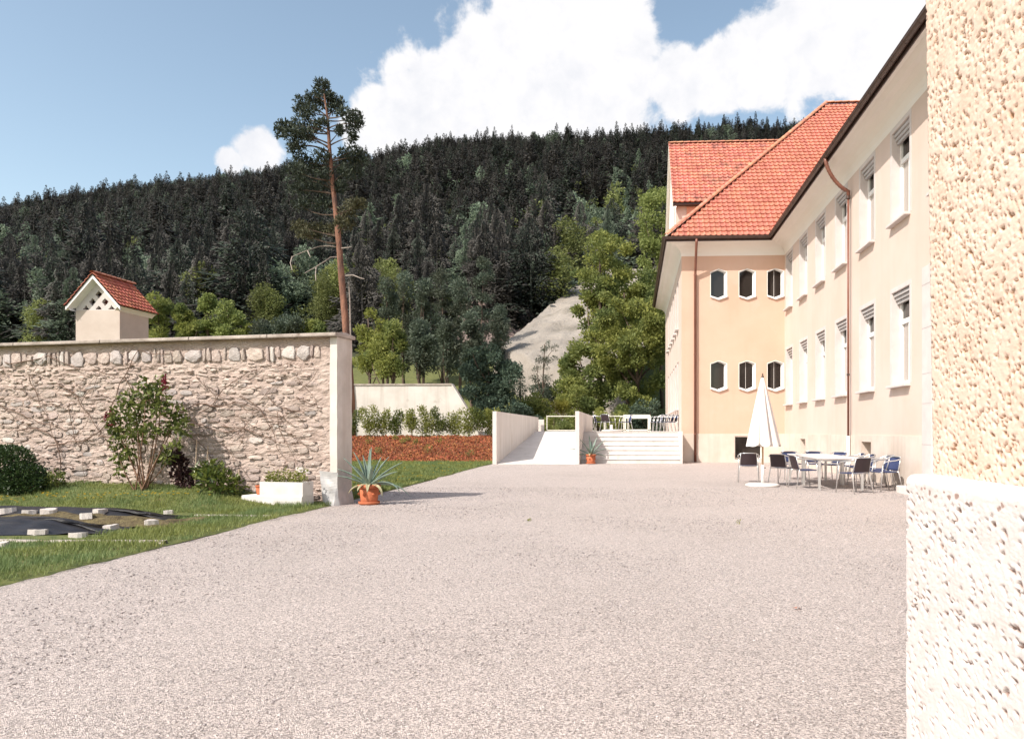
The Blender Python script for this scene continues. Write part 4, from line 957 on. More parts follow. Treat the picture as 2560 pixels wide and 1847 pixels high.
mb = MB(); mb.face([(TX0, TY1 - .02, TH), (TX1, TY1 - .02, TH), (xm, TY1 - .02, TH + gh)]); mb.build('rear_gable', M['pier'], tw_)

# ================================================================== PLANTERS, POTS, AGAVES
def wl(name, mbx, mat, label, cat, lx, ly, z, bevel=.012, rz=0, group=None):
    o = mbx.build(name, mat, None, bevel=bevel); p = wall_pt(lx, ly, z); o.location = p; o.rotation_euler = (0, 0, WALL_RZ + rz); return tag(o, label, cat, group)
mb = MB(); mb.box((-1.22, -.36, -.05), (0, 0, .20)); wl('concrete_block', mb, M['concrete'], 'long low white concrete block lying at the foot of the stone wall', 'block', -.29, -.28, 0)
pl = empty('planter_box', wall_pt(-.29, -.30, .20), WALL_RZ); tag(pl, 'white rectangular planter box set on the low concrete block', 'planter')
mb = MB()
for a, b_ in (((-.86, -.32, 0), (0, -.28, .245)), ((-.86, -.04, 0), (0, 0, .245)), ((-.86, -.28, 0), (-.82, -.04, .245)), ((-.04, -.28, 0), (0, -.04, .245)), ((-.82, -.28, .0), (-.04, -.04, .02))): mb.box(a, b_)
mb.build('box', M['concrete'], pl, local=True); mb = MB(); mb.box((-.82, -.28, .02), (-.04, -.04, .21)); mb.build('earth', M['soil'], pl, local=True)

def leafquad(mb, p, d, n, l_, w_, fold=.25):
    """one pointed leaf: two halves folded along the midrib"""
    d = d.normalized(); s = d.cross(n)
    if s.length < 1e-4: s = d.orthogonal()
    s.normalize(); n = s.cross(d); i = len(mb.v); q = p + d * l_ * .5 - n * 0.0
    mb.v += [tuple(p), tuple(q + s * w_ * .5 + n * w_ * fold), tuple(p + d * l_), tuple(q - s * w_ * .5 + n * w_ * fold)]
    mb.f += [(i, i + 1, i + 2), (i, i + 2, i + 3)]; mb.m += [mb.slot] * 2
def rv(r=rnd):
    while True:
        v = Vector((r.uniform(-1, 1), r.uniform(-1, 1), r.uniform(-1, 1)))
        if .05 < v.length < 1: return v.normalized()
def leaf_cloud(mb, c, rad, n, size, shell=.55, up=.35, droop=0.0, asp=.55):
    c = Vector(c)
    for _ in range(n):
        v = rv(); r = lerp(shell, 1.05, rnd.random() ** .7); p = c + Vector((v.x * rad[0], v.y * rad[1], v.z * rad[2])) * r
        d = (rv() + v * .8 + Vector((0, 0, up - droop))); s = size * rnd.uniform(.6, 1.35)
        leafquad(mb, p, d, rv() + Vector((0, 0, .8)), s, s * asp)

mb = MB()
for k in range(44):
    x = -.80 + .74 * (k + .5) / 44; y = rnd.uniform(-.22, -.10); h = rnd.uniform(.12, .30)
    for q in range(16): leafquad(mb, Vector((x + rnd.uniform(-.05, .05), y + rnd.uniform(-.05, .05), .19 + h * rnd.random())), rv() + Vector((0, 0, .5)), rv(), rnd.uniform(.04, .075), .024)
o = mb.build('planter_greenery', M['leaf_hedge']); o.location = wall_pt(-.29, -.30, .20); o.rotation_euler = (0, 0, WALL_RZ); tag(o, 'bushy yellow green foliage growing in the white planter box', 'plant')

def pot(name, r, h, label, loc, saucer=True, handles=True, seed=0, cat='flowerpot'):
    po = empty(name, loc, seed); tag(po, label, cat)
    z0 = .03 if saucer else 0
    mb = MB(); mb.lathe([(r * .74, z0), (r * .76, z0 + .01), (r * .93, z0 + h * .80), (r * .93, z0 + h * .80), (r * .84, z0 + h * .80), (r * .82, z0 + h * .86)], 28); mb.build('body', M['terracotta'], po, smooth=True, local=True)
    mb = MB(); mb.lathe([(r * .94, z0 + h * .80), (r * 1.05, z0 + h * .82), (r * 1.06, z0 + h * .98), (r * 1.0, z0 + h), (r * .92, z0 + h), (r * .90, z0 + h * .86)], 28); mb.build('rim', M['terracotta'], po, smooth=True, local=True)
    mb = MB(); mb.lathe([(r * .02, z0 + h * .90), (r * .91, z0 + h * .90)], 28); mb.build('earth', M['soil'], po, local=True)
    if saucer: mb = MB(); mb.lathe([(r * .80, 0), (r * .98, .02), (r * 1.0, .06), (r * .96, .06), (r * .92, .028), (r * .02, .026)], 28); mb.build('saucer', M['terracotta'], po, smooth=True, local=True)
    if handles:
        for q in range(6):
            an = q * R(60) + .3; mb = MB(); c, s = math.cos(an), math.sin(an)
            mb.lathe([(.002, -.03), (.03, -.012), (.03, .012), (.002, .03)], 8, (c * r * .88, s * r * .88, z0 + h * .5)); mb.build('boss', M['terracotta'], po, smooth=True, local=True)
    return z0 + h * .9
def agave(label, loc, leaves, sc=1.0):
    ag = empty('agave_plant', loc); tag(ag, label, 'agave')
    for (az, el, L_, W_, bend, dry) in leaves:
        az, el = R(az), R(el); L_ *= sc; W_ *= sc
        def f(u, v):
            e = el - bend * v ** 1.6; r = 0.0; 
            # integrate the bending midrib
            k = 10; pr_, pz = .02 * sc, 0.0
            for q in range(int(k * v + .5)):
                ee = el - bend * ((q + .5) / k) ** 1.6; pr_ += math.cos(ee) * L_ / k; pz += math.sin(ee) * L_ / k
            wv_ = W_ * (0.62 + .9 * v) * (1 - v) ** .75 if v > .25 else W_ * (0.75 + .25 * v)
            wv_ = W_ * max(.02, (0.70 + 1.2 * v - 1.9 * v ** 2.0)); s = (u - .5) * 2
            nz = abs(s) ** 1.5 * wv_ * .35
            rr_, zz = pr_ - math.sin(e) * nz, pz + math.cos(e) * nz
            return (math.cos(az) * rr_ - math.sin(az) * s * wv_ * .5, math.sin(az) * rr_ + math.cos(az) * s * wv_ * .5, zz)
        mb = MB(); mb.grid(f, 4, 10); o = mb.build('leaf', M['agave_dry' if dry else 'agave'], ag, smooth=True, local=True)
        s_ = o.modifiers.new('thick', 'SOLIDIFY'); s_.thickness = .010 * sc; s_.offset = 0
    return ag
ploc = onG(918, 1262); ploc = Vector((ploc.x, ploc.y + .10, 0))
h = pot('terracotta_pot', .195, .34, 'large round terracotta pot with saucer standing beside the wall pier', ploc)
agave('large grey green agave with drooping outer leaves in the pot beside the wall pier', ploc + Vector((0, 0, h)),
      [(100, 86, .86, .10, .05, 0), (60, 88, .90, .10, .04, 0), (165, 66, .88, .11, .15, 0), (190, 52, .86, .11, .1, 0), (25, 62, .80, .12, .2, 0), (5, 42, .92, .11, .25, 0), (-20, 30, .85, .12, .25, 0), (-160, 38, .78, .12, .3, 0), (-60, 58, .6, .12, .2, 0), (-120, 55, .62, .12, .25, 0),
       (200, 25, .72, .11, .2, 0), (10, 10, .95, .10, 1.1, 0), (-10, 22, .85, .11, 1.5, 0), (-75, 20, .5, .12, 1.6, 1), (-110, 15, .42, .12, 1.3, 1), (140, 72, .75, .11, .1, 0), (40, 70, .72, .11, .1, 0), (-35, 12, .6, .10, 1.7, 1), (215, 8, .5, .10, 1.2, 1)], .80)
pl2 = onG(1475, 1160); pl2 = Vector((pl2.x + .02, pl2.y + .25, 0))
h = pot('terracotta_pot', .21, .37, 'terracotta pot standing in front of the white stair', pl2)
agave('agave with arching pale leaves in the pot before the white stair', pl2 + Vector((0, 0, h)),
      [(170, 60, .80, .11, .2, 0), (120, 82, .85, .10, .1, 0), (20, 48, .9, .11, .1, 0), (50, 66, .85, .10, .1, 0), (190, 28, .95, .11, .6, 0), (200, 10, .75, .12, .9, 0), (-10, 30, .8, .12, .5, 0), (-60, 55, .6, .12, .3, 0), (-120, 50, .6, .12, .4, 0), (0, 8, .6, .12, .7, 0), (90, 60, .7, .11, .2, 0), (-95, 25, .45, .12, 1.4, 1)], 1.0)
pot('small_pot', .085, .17, 'small terracotta pot beside the planter box on the low block', wall_pt(-1.28, -.42, .20), saucer=False, handles=False)

# ================================================================== GARDEN: plastic sheeting, pavers, soil, edging
def tarp(name, x0, x1, y0, y1, hgt, label, seed, fold):
    def f(u, v):
        x = lerp(x0, x1, u); y = lerp(y0, y1, v) + .10 * math.sin(u * 3 + seed) + .3 * (u ** 6) * (1 if v < .5 else -1)
        e = min(u if x0 > -11.5 else 1, 1 - u, v, 1 - v)
        z = hgt * sm(min(v, 1 - v) * 2.6) * sm((1 - u) * 5 + .05) + fold * noise.noise(Vector((x * 1.2, y * 7, seed))) + fold * .6 * noise.noise(Vector((x * 4, y * 3, seed + 3)))
        return (x, y, garden_z(x, y) + .004 + max(z, .004))
    mb = MB(); mb.grid(f, 90, 36); return tag(mb.build(name, M['plastic'], smooth=True), label, 'plastic sheet')
tarp('plastic_sheet', -13.2, -6.85, 10.35, 11.45, .13, 'long strip of black plastic sheeting over the bed nearest the stone wall', 1.0, .025)
tarp('plastic_sheet', -12.8, -6.75, 8.66, 10.05, .15, 'wide glossy black plastic sheet with creases covering the garden bed along the concrete edging', 5.0, .045)
def heap(u, v):
    x = lerp(-11, -6.35, u); y = lerp(9.7, 10.7, v); z = (.09 * sm(min(v, 1 - v) * 3) * sm((1 - u) * 4) * sm(u * 9)) + .06 * noise.noise(Vector((x * 4, y * 4, 0)))
    return (x, y, garden_z(x, y) + max(z, -.01) + .002)
mb = MB(); mb.grid(heap, 70, 24); tag(mb.build('soil_bed', M['soil']), 'brown earth showing between the two black plastic sheets', 'soil', kind='stuff')
def paver_mesh(seed):
    r = random.Random(seed); mb = MB(); n = 12; top, bot = [], []
    for k in range(n):
        a = 2 * math.pi * k / n; rr = .5 * (1 + .15 * math.cos(3 * a + seed) + .10 * math.cos(5 * a)) * r.uniform(.86, 1.1); top.append((rr * math.cos(a), rr * math.sin(a) * .62, .5 + r.uniform(-.04, .04))); bot.append((rr * math.cos(a) * 1.02, rr * math.sin(a) * .64, -.5))
    mb.v = top + bot; mb.f = [tuple(range(n)), tuple(reversed(range(n, 2 * n)))] + [(k, n + k, n + (k + 1) % n, (k + 1) % n) for k in range(n)]; mb.m = [0] * len(mb.f)
    return mb.mesh('paver', M['paver'])
PM = [paver_mesh(i) for i in range(4)]
PAV = [(18, 1279, .30, .32, 'pale concrete paver lying on the sheet by the stone wall, farthest from the planter'), (75, 1284, .30, .32, 'pale flat paver pinning the sheet edge beside a wavy one'), (124, 1281, .32, .32, 'wavy pale paver weighing down the strip of plastic by the stone wall'),
       (250, 1281, .32, .34, 'large pale paver at the middle of the plastic strip by the wall'), (217, 1292, .28, .26, 'pinkish flat paver between the plastic strip and the bare earth'), (98, 1334, .36, .36, 'big white paver on the wide glossy plastic sheet near the edging'),
       (197, 1342, .32, .2, 'grey paver at the rounded end of the wide plastic sheet'), (278, 1322, .30, .22, 'grey wavy paver on the earth at the corner of the wide plastic sheet'), (378, 1309, .26, .16, 'greyish paver by the grass at the end of the earth bed'), (422, 1284, .22, .3, 'small white paver at the far tip of the plastic strip'), (8, 1366, .2, .1, 'small rounded grey stone lying on the concrete edging')]
for k, (a, b_, s_, z, lab) in enumerate(PAV):
    o = bpy.data.objects.new('paver', PM[k % 4]); COL.objects.link(o); o['pz'] = k
    o.scale = (s_ * .62, s_ * .75, .085); o.rotation_euler = (rnd.uniform(-.1, .15), rnd.uniform(-.12, .12), rnd.uniform(-.4, .4)); tag(o, lab, 'paver')
# rest each paver on the bed or sheet that lies there
bpy.context.view_layer.update()
for o in [q for q in bpy.data.objects if 'pz' in q]:
    a, b_ = PAV[o['pz']][:2]; best = onG(a, b_, .05); bd = 1e9; ro = Vector((0, 0, EYE)); rd = px_dir(a, b_).normalized()
    for nm in ('plastic_sheet', 'plastic_sheet.001', 'soil_bed', 'garden_lawn'):
        hit, lo, no_, _ = bpy.data.objects[nm].ray_cast(ro, rd)
        if hit and (lo - ro).length < bd: bd = (lo - ro).length; best = lo
    o.location = best + Vector((0, 0, .012)); del o['pz']
def edging(name, x0, x1, y, label):
    mb = MB(); n = int((x1 - x0) / .5); 
    mb.grid(lambda u, v: (lerp(x0, x1, u), y + (v - .5) * .12 + .03 * noise.noise(Vector((u * 9, 0, 0))), max(garden_z(lerp(x0, x1, u), y), 0.0) + .018 + (.0 if 0 < v < 1 else -.05)), n, 4)
    tag(mb.build(name, M['edging']), label, 'edging')
edging('concrete_edging', -12.8, -5.55, 8.48, 'narrow pale concrete edging strip between the grass and the wide plastic sheet')
edging('concrete_edging', -6.8, -5.6, 11.12, 'short pale concrete edging strip at the end of the bed below the planter')

# grass blades
def in_bed(x, y):
    if 8.42 < y < 8.56: return True
    if x < -6.75 and 8.6 < y < 10.1: return True
    if x < -6.9 and 10.3 < y < 11.5: return True
    if x < -6.5 and 9.8 < y < 10.7: return rnd.random() < .93
    return False
def blades(name, n, gen, label, hmin, hmax, wid):
    mb = MB()
    for _ in range(n):
        q = gen()
        if q is None: continue
        x, y, z = q; a = rnd.random() * 6.28; h = rnd.uniform(hmin, hmax) * (1.35 if noise.noise(Vector((x * 1.4, y * 1.4, 2))) > .15 else .75); l_ = rnd.uniform(.2, .9) * h
        dx, dy = math.cos(a), math.sin(a); i = len(mb.v)
        mb.v += [(x - dy * wid, y + dx * wid, z - .004), (x + dy * wid, y - dx * wid, z - .004), (x + dx * l_, y + dy * l_, z + h)]; mb.f.append((i, i + 1, i + 2)); mb.m.append(0)
    return tag(mb.build(name, M['blade']), label, 'grass', kind='stuff')
def g1():
    y = 5.3 + 9.0 * rnd.random(); x = -5.36 - 9.5 * rnd.random() ** 1.3
    if x < -y * 1.02 - .4 or in_bed(x, y): return None
    if (y - 13.25) + (x + 5.42) * .1655 > -.05: return None
    lim = -5.44 + .10 * noise.noise(Vector((7, y * 3.0, 0))) + .06 * noise.noise(Vector((3, y * 9, 0)))
    if x > lim: return None
    if x > -5.75 and rnd.random() < .5: return None
    return (x, y, garden_z(x, y))
blades('grass', 105000, g1, 'short rough grass growing round the garden beds', .035, .085, .0055)
def g2():
    y = 13.8 + 17.8 * rnd.random() ** 1.1; x = lerp(-.46 * y, -5.52 - .30 * sm((y - 16) / 14) + .05 * noise.noise(Vector((2, y * 2.0, 5))), rnd.random() ** .8)
    return (x, y, .025)
blades('grass', 60000, g2, 'sunny lawn behind the end of the stone wall', .05, .10, .010)
def flowers(name, n, gen, label, mat, size, cat='flowers'):
    mb = MB()
    for _ in range(n):
        q = gen()
        if q is None: continue
        c = Vector(q) + Vector((0, 0, rnd.uniform(.05, .14)))
        for k in range(5): an = k * 1.256; leafquad(mb, c, Vector((math.cos(an), math.sin(an), .5)), Vector((0, 0, 1)), size, size * .8)
    tag(mb.build(name, M[mat]), label, cat, kind='stuff')
def f1():
    cx = rnd.choice(((-11.3, 12.55, .5), (-9.2, 12.6, .6), (-10.2, 12.7, .4), (-8.2, 12.6, .3), (-12.3, 12.6, .4))); return (rnd.gauss(cx[0], cx[2]), rnd.gauss(cx[1], .12), garden_z(cx[0], cx[1]))
flowers('yellow_flowers', 85, f1, 'small yellow flowers in the grass below the stone wall', 'flower_yellow', .03)
flowers('yellow_flowers', 150, lambda: g2() if rnd.random() < .9 else None, 'yellow dandelions dotting the lawn behind the wall end', 'flower_yellow', .035)
# ================================================================== SHRUBS IN THE GARDEN
def stemtube(mb, pts, r0, r1, n=6):
    mb.tube(pts, [lerp(r0, r1, k / (len(pts) - 1)) for k in range(len(pts))], n)
def bend(p, q, sag=.1, k=5, seed=0):
    p, q = Vector(p), Vector(q); o = rv() * (q - p).length * sag
    return [p.lerp(q, t / k) + o * math.sin(math.pi * t / k) for t in range(k + 1)]
# lilac: slender stems, loose leafy crown, dark red flower heads
def wpix(px, py, front):                       # point standing `front` metres before the stone wall
    d = px_dir(px, py); a = Vector((-.1633, -.9866)); t = (WALL0.xy.dot(a) + front) / (d.x * a.x + d.y * a.y)
    return Vector((d.x * t, d.y * t, EYE + d.z * t))
FR = .62
lb = wpix(352, 1228, FR); lb.z = garden_z(lb.x, lb.y)
lil = wempty('lilac_bush', lb); tag(lil, 'tall lilac bush with slender bare stems and dark red buds before the stone wall', 'bush')
tips = [(300, 1010), (330, 985), (365, 1000), (395, 1010), (430, 1050), (310, 1080), (345, 1075), (285, 1060), (405, 985), (455, 1030), (420, 1150), (300, 1150)]
for k, (a, b_) in enumerate(tips):
    tp = wpix(a, b_, FR + rnd.uniform(-.25, .25)); mb = MB(); stemtube(mb, bend(lb + Vector((rnd.uniform(-.12, .12), rnd.uniform(-.08, .08), -.03)), tp, .06, 6), .016, .006); mb.build('stem', M['stem'], lil)
clumps = [(300,1035,36,30),(330,1005,34,34),(372,1000,36,36),(405,1015,32,34),(440,1045,36,40),(455,1070,22,26),(345,1050,36,34),(300,1080,34,32),(335,1085,40,26),(375,1075,26,22),(395,985,26,28),(295,1120,20,38),(310,1150,18,26),(410,1075,26,20),(420,1140,26,22),(440,1115,18,12),(300,1180,12,20),(325,1130,16,30),(280,1055,18,20),(410,1150,18,14),(360,965,22,26),(400,960,18,24)]
mb = MB()
for (a, b_, ra, rb) in clumps:
    c = wpix(a, b_, FR + rnd.uniform(-.2, .2)); k = c.y / FPX * .84; leaf_cloud(mb, c, (ra * k, ra * k * .9, rb * k), int(6 + ra * rb * .085), .10, shell=.05, up=-.1, asp=.62)
mb.build('foliage', M['leaf_lilac'], lil)
for (a, b_, h) in ((408, 968, 26), (413, 955, 22), (365, 978, 24), (278, 1035, 16), (283, 1048, 18), (266, 1040, 12)):
    mb = MB(); c = wpix(a, b_, FR)
    for _ in range(130):
        t = rnd.random(); p = c + Vector((rnd.gauss(0, .036) * (1.1 - t), rnd.gauss(0, .028) * (1.1 - t), (t - .5) * h * .0135)); leafquad(mb, p, rv(), rv(), .03, .022)
    mb.build('flower_head', M['flower_red'], lil)

def shrub(name, label, base, clumps, n, size, mat, stems=6, sr=.01, cat='bush', shell=.4, group=None, asp=.55, stem_mat='stem', root=None):
    """clumps in world coordinates: (centre, radii)"""
    s = root or wempty(name, base); tag(s, label, cat, group); mb = MB(); tot = sum(r[0] * r[2] for _, r in clumps)
    for c, r in clumps: leaf_cloud(mb, c, r, max(6, int(n * r[0] * r[2] / tot)), size, shell=shell, asp=asp)
    mb.build('foliage', M[mat], s)
    for k in range(stems):
        c = clumps[k % len(clumps)][0]; m_ = MB(); stemtube(m_, bend(Vector(base) + Vector((rnd.uniform(-.1, .1), rnd.uniform(-.1, .1), -.04)), c, .08), sr, sr * .4, 5); m_.build('stem', M[stem_mat], s)
    return s
def gpt(px, py, front):
    p = wpix(px, py, front); p.z = garden_z(p.x, p.y); return p
def cl(px, py, ra, rb, front):
    c = wpix(px, py, front); k = c.y / FPX; return (c, (ra * k, ra * k, rb * k))
shrub('box_bush', 'dense clipped dark green bush by the stone wall, cut off by the picture edge', gpt(50, 1235, .9), [cl(20, 1170, 62, 58, .9), cl(-30, 1180, 70, 65, .9), cl(60, 1200, 50, 45, .9), cl(85, 1215, 34, 30, .9)], 15000, .05, 'leaf_box', shell=.80)
shrub('dark_shrub', 'low dark reddish shrub between the clipped bush and the small green bush', gpt(112, 1235, .6), [cl(100, 1195, 26, 34, .6), cl(115, 1215, 22, 26, .6)], 700, .05, 'leaf_dark', shell=.5)
shrub('small_bush', 'small bright green leafy bush before the stone wall', gpt(140, 1230, .7), [cl(138, 1200, 22, 26, .7), cl(140, 1218, 20, 16, .7)], 420, .06, 'leaf_lilac', shell=.3)
shrub('laurel_bush', 'glossy broad-leaved laurel bush among wooden stakes', gpt(545, 1245, .55), [cl(525, 1180, 34, 26, .55), cl(545, 1205, 46, 32, .55), cl(570, 1215, 36, 28, .5), cl(505, 1190, 20, 20, .6)], 560, .13, 'leaf_laurel', shell=.3, asp=.38)
shrub('shadow_shrub', 'dark purple leaved shrub added mostly as the lilac shadow on the wall, between the lilac and the laurel', gpt(455, 1238, .35), [cl(445, 1165, 24, 34, .35), cl(462, 1200, 26, 30, .35), cl(435, 1140, 16, 18, .4), cl(490, 1225, 26, 18, .3)], 900, .075, 'leaf_shadow', shell=.2)  # added shrub: its dark mass mostly stands in for the lilac's shadow
shrub('low_shrub', 'low dark leafy shrub at the shaded foot of the wall', gpt(590, 1250, .3), [cl(590, 1240, 36, 14, .3), cl(560, 1240, 40, 16, .4)], 500, .07, 'leaf_dark', shell=.3)
for (a, b_, c, lab) in ((520, 1115, 1200, 'thin wooden stake rising from the laurel bush'), (556, 1158, 1200, 'short wooden stake at the side of the laurel bush'), (598, 1172, 1240, 'wooden stake between the laurel bush and the low block'), (492, 1098, 1180, 'thin wooden stake between the lilac and the laurel bush')):
    t_ = wpix(a, b_, .35); p = gpt(a - 2, c, .35); mb = MB(); mb.tube([(p.x - .02, p.y, p.z - .05), (t_.x, t_.y, t_.z)], .011, 5); tag(mb.build('wooden_stake', M['stake']), lab, 'stake')

# planting along the top of the mulch bank
HR = [(880, 1015), (918, 1010), (955, 1018), (990, 1040), (1030, 1035), (1060, 1020), (1095, 1030), (1135, 1045), (1170, 1042), (1200, 1035), (1225, 1048)]
tall = [22, 34, 30, 20, 26, 34, 30, 16, 24, 30, 22]
for k, ((a, b_), h) in enumerate(zip(HR, tall)):
    yy = 35.4 + rnd.uniform(-.3, .4); base = onY(a, 1090, yy); base.z = 1.0; cs = []
    for q in range(4): c = onY(a + rnd.uniform(-14, 14), rnd.uniform(1052, 1075), yy); cs.append((c, (.32, .3, rnd.uniform(.32, .5))))
    for q in range(3): c = onY(a + rnd.uniform(-16, 16), 1052 - h * rnd.uniform(.3, .8), yy); cs.append((c, (.2, .2, .34)))
    shrub('hedge_shrub', 'young yellow green shrub in the row along the top of the mulch bank', base, cs, 1500, .09, 'leaf_hedge' if k % 3 else 'leaf_lilac', stems=4, group='shrubs along the mulch bank', shell=.2)
for k in range(16):
    v = rnd.uniform(.15, .75); x = rnd.uniform(-15.2, -6.1); yy = 31.3 + 4.2 * v; z = 1.06 * sm(v * 1.02); s_ = rnd.uniform(.10, .22)
    shrub('ground_plant', 'small green plant growing in the bark mulch', (x, yy, z), [(Vector((x, yy, z + s_ * .7)), (s_, s_, s_))], 110, .06, 'leaf_mid' if k % 2 else 'leaf_hedge', stems=2, group='small plants in the bark mulch', cat='plant', shell=.2)
# bark chips
mb = MB()
for _ in range(26000):
    v = rnd.random(); x = rnd.uniform(-16.5, -5.8); p = Vector(bk((x + 24) / 18.24, v)) + Vector((0, 0, .01)); leafquad(mb, p, rv() + Vector((0, -.2, .3)), Vector((0, -.5, 1)) + rv() * .7, rnd.uniform(.05, .13), rnd.uniform(.03, .06), .05)
tag(mb.build('bark_chips', M['bark_chip']), 'orange brown bark chips covering the sloping bed', 'bark mulch', kind='stuff')

# ================================================================== FURNITURE
def chair_proto(label, cat='chair'):
    """stacking bistro chair, faces -y; aluminium tube frame, woven seat and back"""
    c = empty('bistro_chair'); tag(c, label, cat)
    def P_(n, mb, mat, smooth=True): return mb.build(n, M[mat], c, smooth=smooth, local=True)
    r = .0125
    for s in (-1, 1):
        x = s * .25
        mb = MB(); mb.tube([(x * 1.10, -.26, 0), (x * 1.04, -.215, .42), (x * 1.02, -.19, .60)], r, 8); P_('leg', mb, 'alu')
        mb = MB(); mb.tube([(x * 1.04, .30, 0), (x * .92, .215, .40), (x * .88, .20, .45)], r, 8); P_('leg', mb, 'alu')
        mb = MB(); mb.tube([(x * 1.02, -.19, .60), (x * 1.05, -.15, .655), (x * 1.10, -.05, .675), (x * 1.12, .10, .685), (x * 1.04, .23, .715), (x * .80, .285, .755)], r, 8); P_('arm', mb, 'alu')
        mb = MB(); mb.tube([(x * .88, .20, .44), (x * .84, .245, .60), (x * .80, .285, .76)], r * .9, 8); P_('back_post', mb, 'alu')
    mb = MB(); mb.tube([(-.20, .285, .755), (-.1, .30, .765), (.1, .30, .765), (.20, .285, .755)], r, 8); P_('top_rail', mb, 'alu')
    mb = MB(); mb.tube([(-.235, -.215, .42), (.235, -.215, .42)], r * .9, 8); mb.tube([(-.225, .2, .43), (.225, .2, .43)], r * .9, 8); P_('seat_rail', mb, 'alu')
    mb = MB(); mb.grid(lambda u, v: (lerp(-.225, .225, u), lerp(-.225, .205, v), .437 - .018 * math.sin(math.pi * u) * math.sin(math.pi * v)), 8, 8); o = P_('seat', mb, 'weave_blue'); m_ = o.modifiers.new('thick', 'SOLIDIFY'); m_.thickness = .018
    def bkf(d): return lambda u, v: (lerp(-.205, .205, u) * (1 - .05 * v), lerp(.212, .288, v) + .035 * math.sin(math.pi * u) + d, lerp(.455, .757, v))
    mb = MB(); mb.grid(bkf(0), 8, 6); o = P_('backrest', mb, 'weave_blue'); m_ = o.modifiers.new('thick', 'SOLIDIFY'); m_.thickness = .006; m_.offset = -1
    mb = MB(); mb.grid(bkf(.014), 8, 6); o = P_('backrest_rear', mb, 'weave_dark')
    return c
ch0 = None
def chair(x, y, z, rz, label, group=None):
    global ch0
    if ch0 is None: ch0 = chair_proto(label); o = ch0
    else: o = copy_tree(ch0)
    o.location = (x, y, z); o.rotation_euler = (0, 0, R(rz)); o['label'] = label
    if group: o['group'] = group
    return o
# rz: 0 faces the camera (-y), 90 faces +x, 180 faces away, 270 faces -x
YARD = [(3.02, 19.75, 172, 'blue woven chair standing alone beside the closed parasol with its back turned'), (3.72, 18.75, 140, 'blue woven chair with dark back at the table corner nearest the parasol'), (4.02, 17.75, 100, 'blue woven chair drawn up sideways to the long side of the tables nearest the parasol'),
        (4.80, 16.45, 205, 'blue woven chair with its dark back turned at the short near end of the tables'), (5.62, 17.0, 285, 'blue woven chair at the building side of the tables, first from the doorstep'), (5.72, 17.75, 272, 'blue woven chair at the building side of the tables, second from the doorstep'),
        (5.92, 18.25, 275, 'blue woven chair pushed back against the building behind the tables'), (5.70, 18.95, 270, 'blue woven chair at the building side of the tables, third from the doorstep'), (5.70, 19.75, 268, 'blue woven chair at the building side of the tables, fourth from the doorstep'),
        (4.42, 21.05, 5, 'blue woven chair at the far short end of the tables, on the parasol side'), (5.06, 21.1, -6, 'blue woven chair at the far short end of the tables, on the building side'), (5.45, 20.55, -50, 'blue woven chair at the far table corner by the building wall')]
for (x, y, rz, lab) in YARD: chair(x, y, .005, rz, lab, 'bistro chairs round the yard tables')
TERR = [(-1.55, 33.75, 80, 'blue chair on the terrace beside the ramp parapet'), (-1.18, 33.55, 150, 'blue chair with its back to the stair on the terrace'), (-.40, 33.7, 285, 'blue chair on the terrace facing the ramp, beside the pale screen')]
for (x, y, rz, lab) in TERR: chair(x, y, TZ, rz, lab, 'bistro chairs on the terrace')
for k in range(5): chair(1.02 + .17 * k, 33.9 + .02 * k, TZ, 282, 'blue chair pushed into the tight row on the terrace by the yellow wall', 'chairs in the tight row on the terrace')
mb = MB(); mb.lathe([(.02, 0), (.42, 0), (.45, .02), (.45, .05), (.40, .07), (.06, .085), (.05, .30), (.03, .30)], 28, (-1.0, 33.0, TZ)); tag(mb.build('parasol_stand', M['ramp_white'], smooth=True), 'round white parasol stand without parasol on the terrace', 'parasol base')

def table(x0, x1, y0, y1, label):
    t_ = wempty('table', ((x0 + x1) / 2, (y0 + y1) / 2, 0)); tag(t_, label, 'table', 'yard tables')
    mb = MB(); mb.box((x0, y0, .705), (x1, y1, .730)); mb.build('table_top', M['table_top'], t_, bevel=.006)
    mb = MB(); mb.box((x0 + .05, y0 + .05, .66), (x1 - .05, y1 - .05, .703)); mb.build('apron', M['alu'], t_)
    for x in (x0 + .06, x1 - .06):
        for y in (y0 + .06, y1 - .06): mb = MB(); mb.box((x - .026, y - .026, .0), (x + .026, y + .026, .66)); mb.build('leg', M['alu'], t_)
table(4.17, 5.25, 17.12, 18.78, 'pale topped outdoor table, the one of the pair with its short end by the doorstep')
table(4.17, 5.25, 18.80, 20.46, 'pale topped outdoor table, the one of the pair farther from the doorstep')

# closed parasol
um = empty('parasol', (3.14, 18.3, 0)); tag(um, 'closed cream parasol on a round white base in the yard', 'parasol')
mb = MB(); mb.lathe([(.05, 0), (.40, 0), (.415, .02), (.405, .05), (.36, .065), (.05, .075)], 36); mb.build('base', M['ramp_white'], um, smooth=True, local=True)
mb = MB(); mb.tube([(0, 0, .07), (0, 0, .52)], .038, 12); mb.build('socket', M['white_paint'], um, smooth=True, local=True)
mb = MB(); mb.tube([(.038, 0, .45), (.075, 0, .45)], .012, 8); mb.build('clamp_knob', M['gutter'], um, local=True)
mb = MB(); mb.tube([(0, 0, .48), (0, 0, 2.66)], .024, 12); mb.build('pole', M['pole_wood'], um, smooth=True, local=True)
mb = MB(); mb.lathe([(.01, 2.64), (.035, 2.65), (.03, 2.69), (.016, 2.70), (.022, 2.73), (.008, 2.76)], 12); mb.build('finial', M['bark'], um, smooth=True, local=True)
